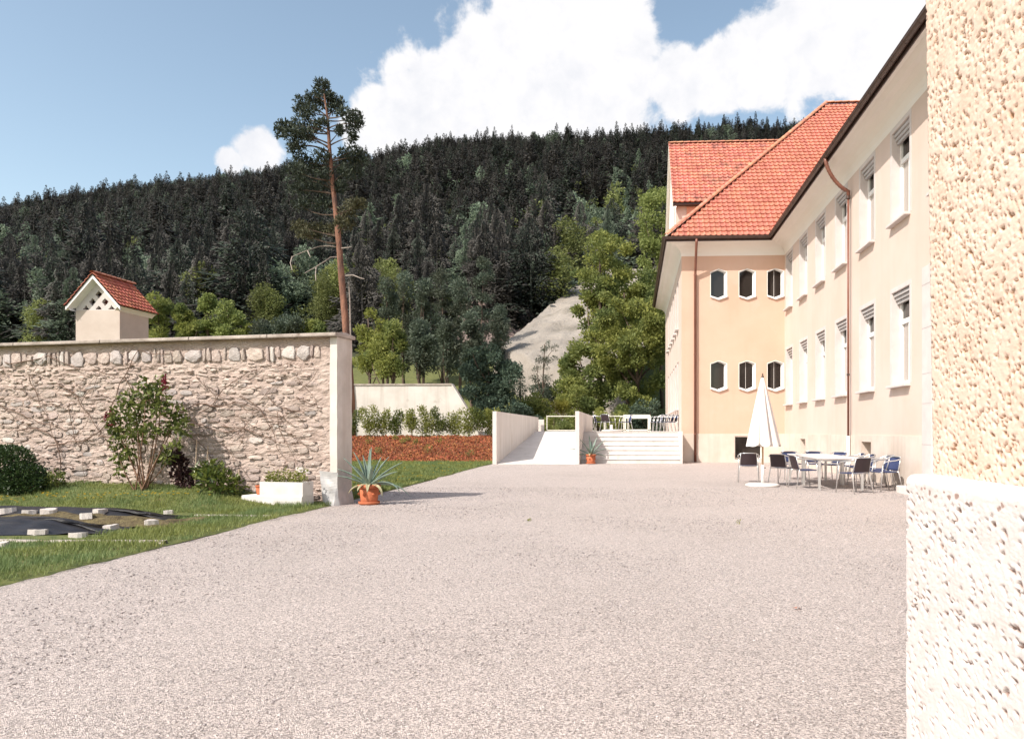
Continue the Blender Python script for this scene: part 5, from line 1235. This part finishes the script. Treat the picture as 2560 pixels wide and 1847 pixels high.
def canopy(u, v):
    a = 2 * math.pi * u; z = lerp(2.66, 1.06, v) - .10 * v * (0.5 + .5 * math.cos(8 * a)) * .9; f = .5 + .5 * math.cos(8 * a + 1.4 * math.sin(a * 2 + .7) * v)
    r = .03 + (.39 * v ** .92) * (.50 + .50 * f ** .6) ; r *= 1 + .05 * math.sin(3 * a + v * 2)
    return (r * math.cos(a + .10 * v * math.sin(8 * a)), r * math.sin(a + .10 * v * math.sin(8 * a)), z)
mb = MB(); mb.grid(canopy, 128, 24); o = mb.build('canopy', M['canvas'], um, smooth=True, local=True)
for k in range(8):
    an = k * R(45); mb = MB(); mb.tube([(.03 * math.cos(an), .03 * math.sin(an), 1.55), (.24 * math.cos(an), .24 * math.sin(an), 1.02)], .008, 5); mb.build('rib', M['pole_wood'], um, local=True)

# a few weeds and dry leaves on the gravel
for (a, b_, lab) in ((1322, 1303, 'tiny green weed growing out of the open gravel'), (1848, 1308, 'tiny weed in the gravel before the parasol')):
    p = onG(a, b_); mb = MB()
    for _ in range(14): leafquad(mb, p + rv() * .02 + Vector((0, 0, .02)), rv() + Vector((0, 0, .4)), rv(), .04, .016)
    tag(mb.build('weed', M['leaf_hedge']), lab, 'weed')
p = onG(1990, 1521); mb = MB()
for k in range(3): leafquad(mb, p + Vector((rnd.uniform(-.03, .03), rnd.uniform(-.03, .03), .012)), Vector((rnd.uniform(-1, 1), rnd.uniform(-1, 1), .15)), Vector((0, 0, 1)), .055, .03)
tag(mb.build('dry_leaf', M['terracotta']), 'curled brown dry leaf lying on the open gravel', 'leaf')

# ================================================================== TREES
def branch(mb, p, q, r0, r1, sag=.12, k=5, n=6): stemtube(mb, bend(p, q, sag, k), r0, r1, n)
# ---- tall Scots pine behind the wall
PY_ = 40.0
def pp(cx, cy, dy=0.0):
    """crop pixel of the pine study -> point on the pine's plane"""
    return onY(640 + cx / 2.097, 180 + cy / 2.0975, PY_ + dy)
trunk = [(497, 1720), (490, 1600), (468, 1300), (450, 1100), (440, 960), (428, 830), (415, 700), (403, 600), (392, 480), (384, 380), (378, 280), (370, 200), (358, 120), (348, 60)]
tr = [.24, .22, .19, .175, .165, .15, .135, .125, .11, .095, .08, .06, .035, .015]
base = pp(500, 1760); base.z = 1.0
pine = wempty('pine_tree', base); tag(pine, 'tall slender pine with bare reddish trunk and ragged flat crown behind the stone wall', 'tree')
tp = [base + Vector((0, 0, -.1))] + [pp(*q) for q in trunk]; mb = MB(); mb.tube(tp, [.26] + tr, 10); mb.build('trunk', M['pine_bark'], pine, smooth=True)
def tpt(cy):
    for (a, b_), (c, d) in zip(trunk, trunk[1:]):
        if d <= cy <= b_: t = (cy - b_) / (d - b_); return pp(lerp(a, c, t), cy)
    return pp(*trunk[-1])
PCL = [(350,70,34,26,0),(345,110,50,30,0),(300,130,40,26,0),(390,135,34,24,0),(330,165,66,28,0),(245,165,42,28,0),(235,200,38,22,0),(285,205,44,26,0),(430,160,40,20,0),(415,195,40,22,0),(465,220,46,22,0),(525,235,34,28,0),(500,285,40,32,0),(535,270,26,30,0),(250,255,46,26,0),(200,290,50,28,0),(150,285,44,24,0),(135,320,34,30,0),(190,330,44,30,0),(245,320,46,28,0),(300,300,40,24,0),(225,385,46,24,0),(190,400,30,20,0),(280,345,36,20,0),(505,345,20,24,0),
       (345,270,34,20,0),(440,310,18,22,0),(500,420,56,36,0),(545,450,40,34,0),(470,460,46,30,0),(340,440,46,30,0),(240,470,54,36,0),(210,520,50,34,0),(300,500,60,34,0),(350,540,48,34,0),(265,570,60,36,0),(220,620,50,30,0),(320,620,56,32,0),(470,530,44,40,0),(520,520,40,36,0),(440,600,36,34,0),(290,690,60,30,0),(230,700,40,24,0),(360,690,40,30,0),
       (520,700,50,30,1),(480,740,44,26,1),(450,790,36,26,1),(545,690,30,22,1),(400,830,40,24,1),(340,820,50,24,1),(280,815,48,24,1),(225,810,38,22,1),(300,860,46,20,1),(250,850,36,20,1),(490,800,26,22,1)]
fm = [MB(), MB()]; bm_ = MB()
for (a, b_, ra, rb, oi) in PCL:
    dy = rnd.uniform(-1.3, 1.3); c = pp(a, b_, dy); k = PY_ / FPX / 2.097; rx, rz_ = ra * k * 1.12, rb * k * 1.1
    mb = fm[oi]
    for _ in range(int(90 + rx * rz_ * 350)):
        v = rv(); p = c + Vector((v.x * rx, v.y * rx, v.z * rz_)) * rnd.random() ** .45; d = rv() + Vector((0, 0, .5)) + v * .4
        for q in range(2): leafquad(mb, p, d + rv() * .7, rv(), rnd.uniform(.15, .28), rnd.uniform(.05, .09), .1)
    br = MB(); q0 = tpt(min(b_ + rnd.uniform(20, 70), 900)); branch(br, q0, c, .045, .012, .10, 5, 5); br.build('limb', M['bark'], pine)
fm[0].build('foliage', M['needle'], pine); fm[1].build('foliage', M['needle_olive'], pine)
for pts in ([(432, 970), (390, 972), (350, 1000), (300, 1030), (255, 1055)], [(430, 920), (380, 912), (330, 915), (270, 935), (190, 968)], [(470, 1068), (510, 1065), (545, 1080), (568, 1085)], [(440, 925), (470, 922), (500, 918)], [(270, 935), (278, 955), (285, 970)], [(190, 968), (180, 1000), (190, 1040)], [(316, 1020), (312, 1060), (314, 1095)]):
    br = MB(); br.tube([pp(a, b_, -.2 * i) for i, (a, b_) in enumerate(pts)], [lerp(.035, .012, i / len(pts)) for i in range(len(pts))], 5); br.build('dead_limb', M['dead_twig'], pine)
# slim dead stem beside the pine
sl0 = pp(497, 1440); mb = MB(); mb.tube([pp(503, 1760, 1.5), pp(497, 1440, 1.5), pp(492, 1200, 1.5), pp(486, 1100, 1.5)], [.06, .05, .04, .02], 6); tag(mb.build('bare_sapling', M['dead_twig']), 'slim bare sapling stem beside the tall pine trunk', 'tree')

def tree(name, label, px, ytop, ybase, Y, cls, n, size, mat, trunk_r=.18, trunk_to=None, group=None, shell=.45, cat='tree', limbs=10, asp=.6, bark='bark', depth=.75, base_z=None):
    """clumps given as photo pixels (cx, cy, rx, ry) and set at depth Y with real depth spread"""
    b0 = onY(px, ybase, Y); b0.z = base_z if base_z is not None else hill(b0.x, Y) if Y > 52 else -.28
    t_ = wempty(name, b0); tag(t_, label, cat, group); k = Y / FPX
    mb = MB(); tot = sum(c[2] * c[3] for c in cls); cs = []
    W_ = max(c[0] + c[2] for c in cls) - min(c[0] - c[2] for c in cls)
    for (cx, cy_, rx, ry) in cls:
        dy = rnd.uniform(-1, 1) * W_ * .5 * k * depth * (0.6 if rx > W_ * .3 else 1.0); c = onY(cx, cy_, Y + dy); cs.append(c)
        sub = max(1, int(rx * ry / 260))
        for q in range(sub):
            v = rv() * rnd.random() ** .4 if sub > 1 else Vector((0, 0, 0)); f = 1 if sub == 1 else .55
            leaf_cloud(mb, c + Vector((v.x * rx * k, v.y * rx * k, v.z * ry * k)) * (1 - f * .8), (rx * k * f, rx * k * f, ry * k * f), max(8, int(n * rx * ry / tot / sub)), size, shell=shell, asp=asp)
    mb.build('crown', M[mat], t_)
    top = onY(px, trunk_to or ytop + (ybase - ytop) * .2, Y)
    mb = MB(); tpn = bend(b0 + Vector((0, 0, -.2)), top, .02, 8); mb.tube(tpn, [lerp(trunk_r, trunk_r * .25, i / 8) for i in range(9)], 8); mb.build('trunk', M[bark], t_, smooth=True)
    for c in rnd.sample(cs, min(limbs, len(cs))):
        br = MB(); zt_ = lerp(b0.z, c.z, rnd.uniform(.55, .85)); f = max(0, min(1, (zt_ - b0.z) / max(.1, top.z - b0.z))); q = tpn[min(8, int(f * 8))]; branch(br, q, c, trunk_r * .38, trunk_r * .08, .1, 5, 5); br.build('limb', M[bark], t_)
    return t_
def blobs(cx, cy_, rx, ry, n, s0, s1):
    out = []
    while len(out) < n:
        a, b_ = rnd.uniform(-1, 1), rnd.uniform(-1, 1)
        if a * a + b_ * b_ < 1: s_ = rnd.uniform(s0, s1); out.append((cx + a * rx, cy_ + b_ * ry, s_, s_ * rnd.uniform(.6, .9)))
    return out
# trees right of the scree, beyond the terrace
tree('broadleaf_tree', 'tall broad-leaved tree with dark trunk showing through its thin upper crown', 1500, 575, 1060, 60, blobs(1512, 680, 62, 95, 36, 16, 30) + blobs(1520, 800, 80, 60, 18, 18, 30), 13000, .26, 'leaf_mid', .30, trunk_to=640, shell=.15)
tree('broadleaf_tree', 'wide dense broad-leaved tree overhanging the terrace chairs beside the yellow wall', 1590, 740, 1060, 55, blobs(1585, 890, 105, 140, 60, 22, 40) + blobs(1620, 800, 50, 60, 14, 20, 34), 24000, .24, 'leaf_mid', .25, trunk_to=850, shell=.3)
tree('broadleaf_tree', 'low rounded broad-leaved tree between the sparse tree and the wide dense tree', 1460, 830, 1060, 57, blobs(1465, 945, 80, 90, 40, 20, 34), 15000, .24, 'leaf_mid', .2, trunk_to=930, shell=.3)
tree('broadleaf_tree', 'dense leafy tree filling the slope behind the dark-trunked tree', 1560, 640, 1000, 67, blobs(1580, 780, 85, 100, 44, 20, 34), 17000, .28, 'leaf_mid', .25, trunk_to=720, shell=.3)
tree('birch_tree', 'bright light green tree rising close beside the red roof corner', 1655, 490, 1060, 72, blobs(1645, 600, 42, 120, 40, 16, 28) + blobs(1625, 760, 50, 80, 20, 16, 28), 12000, .28, 'leaf_bright', .2, trunk_to=560, shell=.25)
tree('dark_tree', 'dark blue green rounded tree behind the end of the sloping pale wall', 1222, 868, 1062, 47, blobs(1222, 960, 62, 78, 44, 16, 30) + blobs(1215, 890, 36, 30, 8, 12, 20), 15000, .19, 'leaf_dark', .16, trunk_to=930, shell=.4)
tree('sparse_tree', 'sparse young larch with thin visible trunk beside the scree', 1362, 885, 1062, 56, blobs(1352, 930, 26, 50, 14, 9, 16) + blobs(1370, 880, 26, 30, 8, 8, 14) + blobs(1345, 990, 30, 40, 10, 9, 16), 2600, .16, 'leaf_blue', .12, trunk_to=860, shell=.1, asp=.3)
tree('spruce_tree', 'small dark spruce between the dark rounded tree and the sparse larch', 1300, 900, 1062, 52, [(1300, 925, 7, 18), (1300, 950, 12, 16), (1300, 975, 17, 16), (1300, 1000, 22, 16), (1300, 1025, 26, 16)], 1900, .16, 'leaf_dark', .1, shell=.2, asp=.3)
tree('yellow_bush', 'yellow green feathery bush behind the ramp railing', 1392, 985, 1075, 49, blobs(1392, 1030, 26, 32, 12, 10, 16), 2300, .16, 'leaf_yellow', .06, cat='bush', shell=.1, asp=.25)
tree('hedge_bush', 'round green bush on the bank between the small spruce and the sparse larch', 1330, 975, 1082, 50, blobs(1330, 1030, 36, 45, 16, 12, 22), 4200, .16, 'leaf_mid', .05, cat='bush')
tree('hedge_bush', 'leafy bush filling the bank right of the yellow feathery bush', 1440, 960, 1082, 51, blobs(1440, 1020, 44, 55, 20, 14, 24), 5200, .17, 'leaf_mid', .05, cat='bush')
tree('hedge_bush', 'bluish bush low on the bank beside the sparse larch trunk', 1352, 960, 1050, 58, blobs(1352, 1000, 40, 36, 14, 12, 20), 3200, .18, 'leaf_blue', .05, cat='bush')
tree('hedge_bush', 'dark green bush behind the railing at the top of the ramp', 1385, 1040, 1082, 46, blobs(1385, 1066, 48, 20, 14, 12, 18), 3000, .13, 'leaf_mid', .05, cat='bush', base_z=-.28)
tree('hedge_bush', 'green bush beyond the terrace railing behind the loose chairs', 1530, 1010, 1082, 47, blobs(1530, 1052, 50, 34, 18, 12, 20), 3800, .14, 'leaf_mid', .05, cat='bush', base_z=-.28)
tree('hedge_bush', 'pale leaved bush beyond the pale screen beside the yellow wall', 1625, 1000, 1082, 47.5, blobs(1622, 1045, 45, 42, 18, 12, 20), 3800, .15, 'leaf_dark', .05, cat='bush', base_z=-.28)
tree('hedge_bush', 'shadowy bush between the ramp parapet and the dark rounded tree', 1290, 1000, 1080, 46, blobs(1300, 1045, 40, 30, 14, 12, 20), 2600, .14, 'leaf_dark', .05, cat='bush', base_z=-.28)
# trees at the foot of the hill, left of the scree
FOOT = [(968, 688, 74, 'leaf_blue', 36), (1010, 672, 78, 'leaf_blue', 34), (1058, 690, 73, 'leaf_blue', 38), (1105, 668, 80, 'leaf_blue', 40), (1150, 690, 76, 'leaf_blue', 36), (1208, 625, 84, 'leaf_blue', 46), (1180, 780, 66, 'leaf_blue', 36), (1120, 800, 63, 'leaf_blue', 34), (1050, 800, 64, 'leaf_blue', 40), (985, 800, 65, 'leaf_mid', 36), (1250, 760, 80, 'leaf_blue', 32)]
names_f = ['blue green tree with rounded top at the foot of the dark forest', 'blue grey feathery tree standing lower down the slope by the meadow']
for k, (a, yt, Y, mt, hw_) in enumerate(FOOT):
    yb = 960; cls = []
    n_ = 7
    for q in range(n_):
        t = (q + .4) / n_; cls += [(a + rnd.uniform(-.5, .5) * hw_ * (0.3 + t), lerp(yt + 14, yb - 30, t), hw_ * (.35 + .35 * math.sin(math.pi * min(1, t + .15))), 22) for _ in range(2)]
    tree('hillside_tree', names_f[0] if yt < 740 else names_f[1], a, yt, yb, Y, cls, 4200, .30, mt, .18, group='trees at the foot of the forest' if yt < 740 else 'lower trees by the meadow', shell=.2, limbs=5, asp=.4)
tree('meadow_tree', 'yellow green spreading tree beside the pine trunk above the meadow', 920, 760, 940, 72, blobs(925, 850, 40, 75, 20, 14, 26), 4500, .28, 'leaf_hedge', .2, shell=.25)
tree('meadow_tree', 'second yellow green tree lower down beside the meadow', 955, 850, 955, 66, blobs(960, 905, 40, 40, 14, 12, 22), 3400, .26, 'leaf_mid', .2, shell=.25)
for (a, yt, rx, mt, lab) in ((395, 722, 36, 'leaf_mid', 'leafy tree beside the turret roof above the wall'), (455, 745, 22, 'leaf_mid', 'slim green tree between the turret and the bright round tree'), (520, 724, 24, 'leaf_bright', 'bright green upright tree behind the round one above the wall'), (568, 748, 46, 'leaf_bright', 'bright round light green tree above the stone wall coping'),
                             (480, 790, 26, 'leaf_mid', 'small tree left of the round bright tree above the coping'), (660, 795, 34, 'leaf_blue', 'dull green bush above the coping between the round tree and the pine'), (720, 790, 40, 'leaf_blue', 'low bluish bush above the coping nearest the pine'), (780, 800, 34, 'leaf_mid', 'low green bush above the coping behind the pine trunk'), (620, 815, 30, 'leaf_mid', 'low olive bush above the coping beside the round tree')):
    tree('hedgerow_tree', lab, a, yt, 880, 90, blobs(a, (yt + 10 + 850) / 2, rx * .7, (850 - yt) / 2 * .9, 14, rx * .35, rx * .6), 3200, .32, mt, .2, shell=.3, limbs=5)
# distant foliage patches higher up: single spring-green trees between the conifers
for k, (a, yt, rx, Y) in enumerate(((330, 650, 30, 165), (390, 640, 26, 168), (345, 690, 24, 158), (620, 600, 26, 180), (695, 590, 24, 182), (700, 640, 20, 175), (590, 640, 18, 172), (1125, 520, 24, 215), (1360, 525, 14, 230), (1395, 575, 22, 185), (1450, 500, 26, 230), (1530, 490, 24, 225), (1590, 510, 26, 200), (1620, 545, 22, 190), (1420, 600, 26, 170), (1545, 560, 30, 180), (1360, 620, 22, 168))):
    q = onY(a, 700, Y); pb_ = HORIZ - (hill(q.x, Y) - EYE) / Y * FPX
    if pb_ < yt + 35: pb_ = yt + 35
    tree('spring_tree', 'fresh light green tree standing out among the dark conifers', a, yt, pb_, Y, blobs(a, (yt + pb_) / 2, rx * .6, (pb_ - yt) * .42, 12, rx * .4, rx * .6), 1500, .42, 'leaf_mid' if k % 2 else 'leaf_hedge', .2, group='light green trees among the conifers', shell=.3, limbs=3)

# ---- scree slope and rock
A_, B_ = onY(1236, 880, 82), onY(1485, 672, 134); D_, C_ = onY(1740, 660, 138), onY(1560, 1000, 60)
def scr(u, v):
    low_ = v < .02; v = max(0.0, (v - .02) / .98); p = A_.lerp(B_, v).lerp(C_.lerp(D_, v), u)
    if low_: p.y -= 2.0; p.z = hill(p.x, p.y) - 1.5; return p      # foot of the slope runs into the meadow
    n_ = noise.noise(Vector((p.x * .08, p.y * .08, 0)))
    return p + Vector((0, 0, (1.1 * n_ + .45 * noise.noise(Vector((p.x * .4, p.y * .3, 2)))) * sm(u * 5) + .25 * noise.noise(p * .6)))
mb = MB(); mb.grid(scr, 60, 70); tag(mb.build('scree_slope', M['scree'], smooth=True), kind='structure')
def rk(u, v):
    p = A_.lerp(B_, .18 + .85 * v) + Vector((-1.5, 3.5, 0)); hgt = (3.0 + 6.5 * math.sin(math.pi * v)) * u
    q = p + Vector((-9 * u, 4 * u, hgt - 4)); d = noise.voronoi(Vector((q.x * .35, q.y * .3, q.z * .45)))[0]
    return q + Vector((-1.6 * d[0], 0, 1.8 * d[0])) + Vector((0, 0, 1.2 * noise.noise(q * .5)))
mb = MB(); mb.grid(rk, 44, 60); tag(mb.build('rock_outcrop', M['rock']), kind='structure')

# ---- the forest
def conifer_mesh(name, mats, seed, n=620, slim=.17, up=0.0, fine=.55):
    """unit-height conifer: small drooping sprays spread irregularly up the stem"""
    r = random.Random(seed); mb = MB()
    for k in range(n):
        t = r.random() ** 1.25; t = min(.985, t); z = .07 + .91 * t; gap = 1 + .30 * math.sin(z * 31 + seed) + .25 * math.sin(z * 57 + seed * 2)
        a = 6.283 * r.random(); lobe = 1 + .22 * math.sin(2 * a + seed) + .18 * math.sin(3 * a + z * 9 + seed)
        rad = (slim * (1 - t) ** .80 * lobe * gap * .85 + .008); R1 = rad * r.uniform(.75, 1.25); R0 = R1 * r.uniform(.15, .6); c, s = math.cos(a), math.sin(a)
        wd = (.010 + R1 * r.uniform(.13, .26)) * fine; R0 = R1 - (R1 - R0) * min(1, fine * 1.5); sl_r = r.uniform(-.05, .85) - up; z -= R0 * (sl_r + .1) * .35; dz = (R1 - R0) * sl_r; i = len(mb.v); zm = z - dz * .35; Rm = (R0 + R1) / 2
        mb.v += [(c * R0, s * R0, z), (c * Rm - s * wd, s * Rm + c * wd, zm - .012), (c * R1, s * R1, z - dz), (c * Rm + s * wd, s * Rm - c * wd, zm - .012)]
        mb.slot = 1 if (len(mats) > 1 and r.random() < .3) else 0
        mb.f += [(i, i + 1, i + 2), (i, i + 2, i + 3)]; mb.m += [mb.slot] * 2
    mb.slot = 0; i = len(mb.v); mb.v += [(.010, 0, 0), (-.005, .009, 0), (-.005, -.009, 0), (0, 0, 1.0)]; mb.f += [(i, i + 1, i + 3), (i + 1, i + 2, i + 3), (i + 2, i, i + 3)]; mb.m += [0] * 3
    return mb.mesh(name, [M[q] for q in mats])
def round_mesh(name, mat, seed, n=800, size=.048):
    global rnd
    keep = rnd; rnd = random.Random(seed); mb = MB()
    for k in range(7):
        t = k / 6; leaf_cloud(mb, (rnd.uniform(-.1, .1), rnd.uniform(-.1, .1), .28 + .58 * t), (.17 * (1.1 - .55 * t), .17 * (1.1 - .55 * t), .13), n // 7, size, shell=.35, asp=.6)
    mb.tube([(0, 0, 0), (0, 0, .75)], .012, 4); rnd = keep; return mb.mesh(name, M[mat])
CH = [conifer_mesh('spruce_tree', (('spruce', 'spruce_green'), ('spruce',), ('spruce_green', 'spruce'), ('spruce',))[i], 30 + i, n=4600, slim=(.16, .19, .21, .18)[i], fine=.2) for i in range(4)]
LH = [conifer_mesh('larch_tree', ('larch',), 40 + i, n=4200, slim=.21, up=.25, fine=.2) for i in range(2)]
CM = [conifer_mesh('spruce_tree', (('spruce', 'spruce_green'), ('spruce',), ('spruce_green', 'spruce'), ('spruce',))[i % 4], i, slim=(.15, .19, .21, .17)[i]) for i in range(4)]
LM = [conifer_mesh('larch_tree', ('larch',), 10 + i, n=620, slim=.21, up=.25) for i in range(2)]
RM = [round_mesh('round_tree', 'larch', 5), round_mesh('round_tree', 'spring', 6)]
RH = [round_mesh('round_tree', 'larch', 25, 2600, .028), round_mesh('round_tree', 'spring', 26, 2600, .028)]; ALL = CM + LM + RM; PR = [proto(m_.name, m_) for m_ in ALL]
SA, SB, SC, SD = [p.xy for p in (A_, B_, C_, D_)]
def in_scree(x, y):
    P4 = [SA, SB, SD, SC]; return inside([(p.x, p.y) for p in P4], x, y) or inside([(p.x, p.y) for p in P4], x, y + 7)
FP = []
y = 97.0
while y < 640:
    st_ = 4.3 + (y - 97) * .0045; half = y * .80 + 15; x = -half * 1.25 + rnd.random() * st_
    while x < half * .5:
        xx, yy = x + rnd.uniform(-.45, .45) * st_, y + rnd.uniform(-.45, .45) * st_; pxx = to_px(xx, yy); x += st_
        if in_scree(xx, yy) or pxx < -140 or pxx > 2150: continue
        if yy < (102 if pxx > 900 else 110) + 8 * noise.noise(Vector((xx * .02, 0, 8))) : continue
        m_ = noise.noise(Vector((xx * .018, yy * .012, 4.4))); low = sm((260 - yy) / 150); right = sm((pxx - 1150) / 400) * sm((330 - yy) / 120)
        k = rnd.random(); pd = .045 + .8 * max(0, m_ - .14) + .18 * right + .03 * low
        hgt = rnd.uniform(12, 19) * (1 if rnd.random() < .88 else 1.3)
        if k < pd: idx = rnd.choice((4, 5, 6)); hgt *= .82
        elif k < pd + .10 * right + .05 * low + .9 * max(0, noise.noise(Vector((xx * .03, yy * .02, 9.1))) - .15) * low: idx = 7; hgt *= .62
        else: idx = rnd.randrange(4)
        if pxx > 1330 and yy < 210 and rnd.random() < .5: idx = rnd.choice((4, 5, 6, 7)); hgt *= .8
        FP.append((yy, xx, idx, hgt))
    y += st_ * .95
FP.sort(); near_n = 0; P, Q, S, I = [], [], [], []
for (yy, xx, idx, hgt) in FP:
    wdt = hgt * rnd.uniform(1.0, 1.55); z = hill(xx, yy) - .3; pxx = to_px(xx, yy)
    if near_n < 280 and 0 < pxx < 1700 and yy < 230:
        hm = (CH + LH + RH)[idx]; o = bpy.data.objects.new(hm.name.split('.')[0], hm); COL.objects.link(o); o.location = (xx, yy, z); o.rotation_euler = (rnd.uniform(-.03, .03), rnd.uniform(-.03, .03), rnd.random() * 6.28); o.scale = (wdt, wdt, hgt); near_n += 1
        if idx < 4: tag(o, 'dark spruce at the lower edge of the forested hillside', 'tree', 'dark spruces at the lower edge of the forest')
        elif idx < 6: tag(o, 'pale blue green larch among the spruces at the lower edge of the forest', 'tree', 'larches at the lower edge of the forest')
        elif idx == 6: tag(o, 'round blue green leafy tree among the spruces at the lower forest edge', 'tree', 'round blue green trees at the lower edge of the forest')
        else: tag(o, 'round spring green leafy tree among the spruces at the lower forest edge', 'tree', 'round spring green trees at the lower edge of the forest')
    else:
        P.append((xx, yy, z)); Q.append((rnd.uniform(-.04, .04), rnd.uniform(-.04, .04), rnd.random() * 6.28)); S.append((wdt, wdt, hgt)); I.append(idx)
tag(scatter('forest', P, Q, S, I, PR), 'dense dark conifer forest covering the mountainside up to the ridge', 'forest')
print('FOREST', len(FP), near_n, 'stones', n_st)
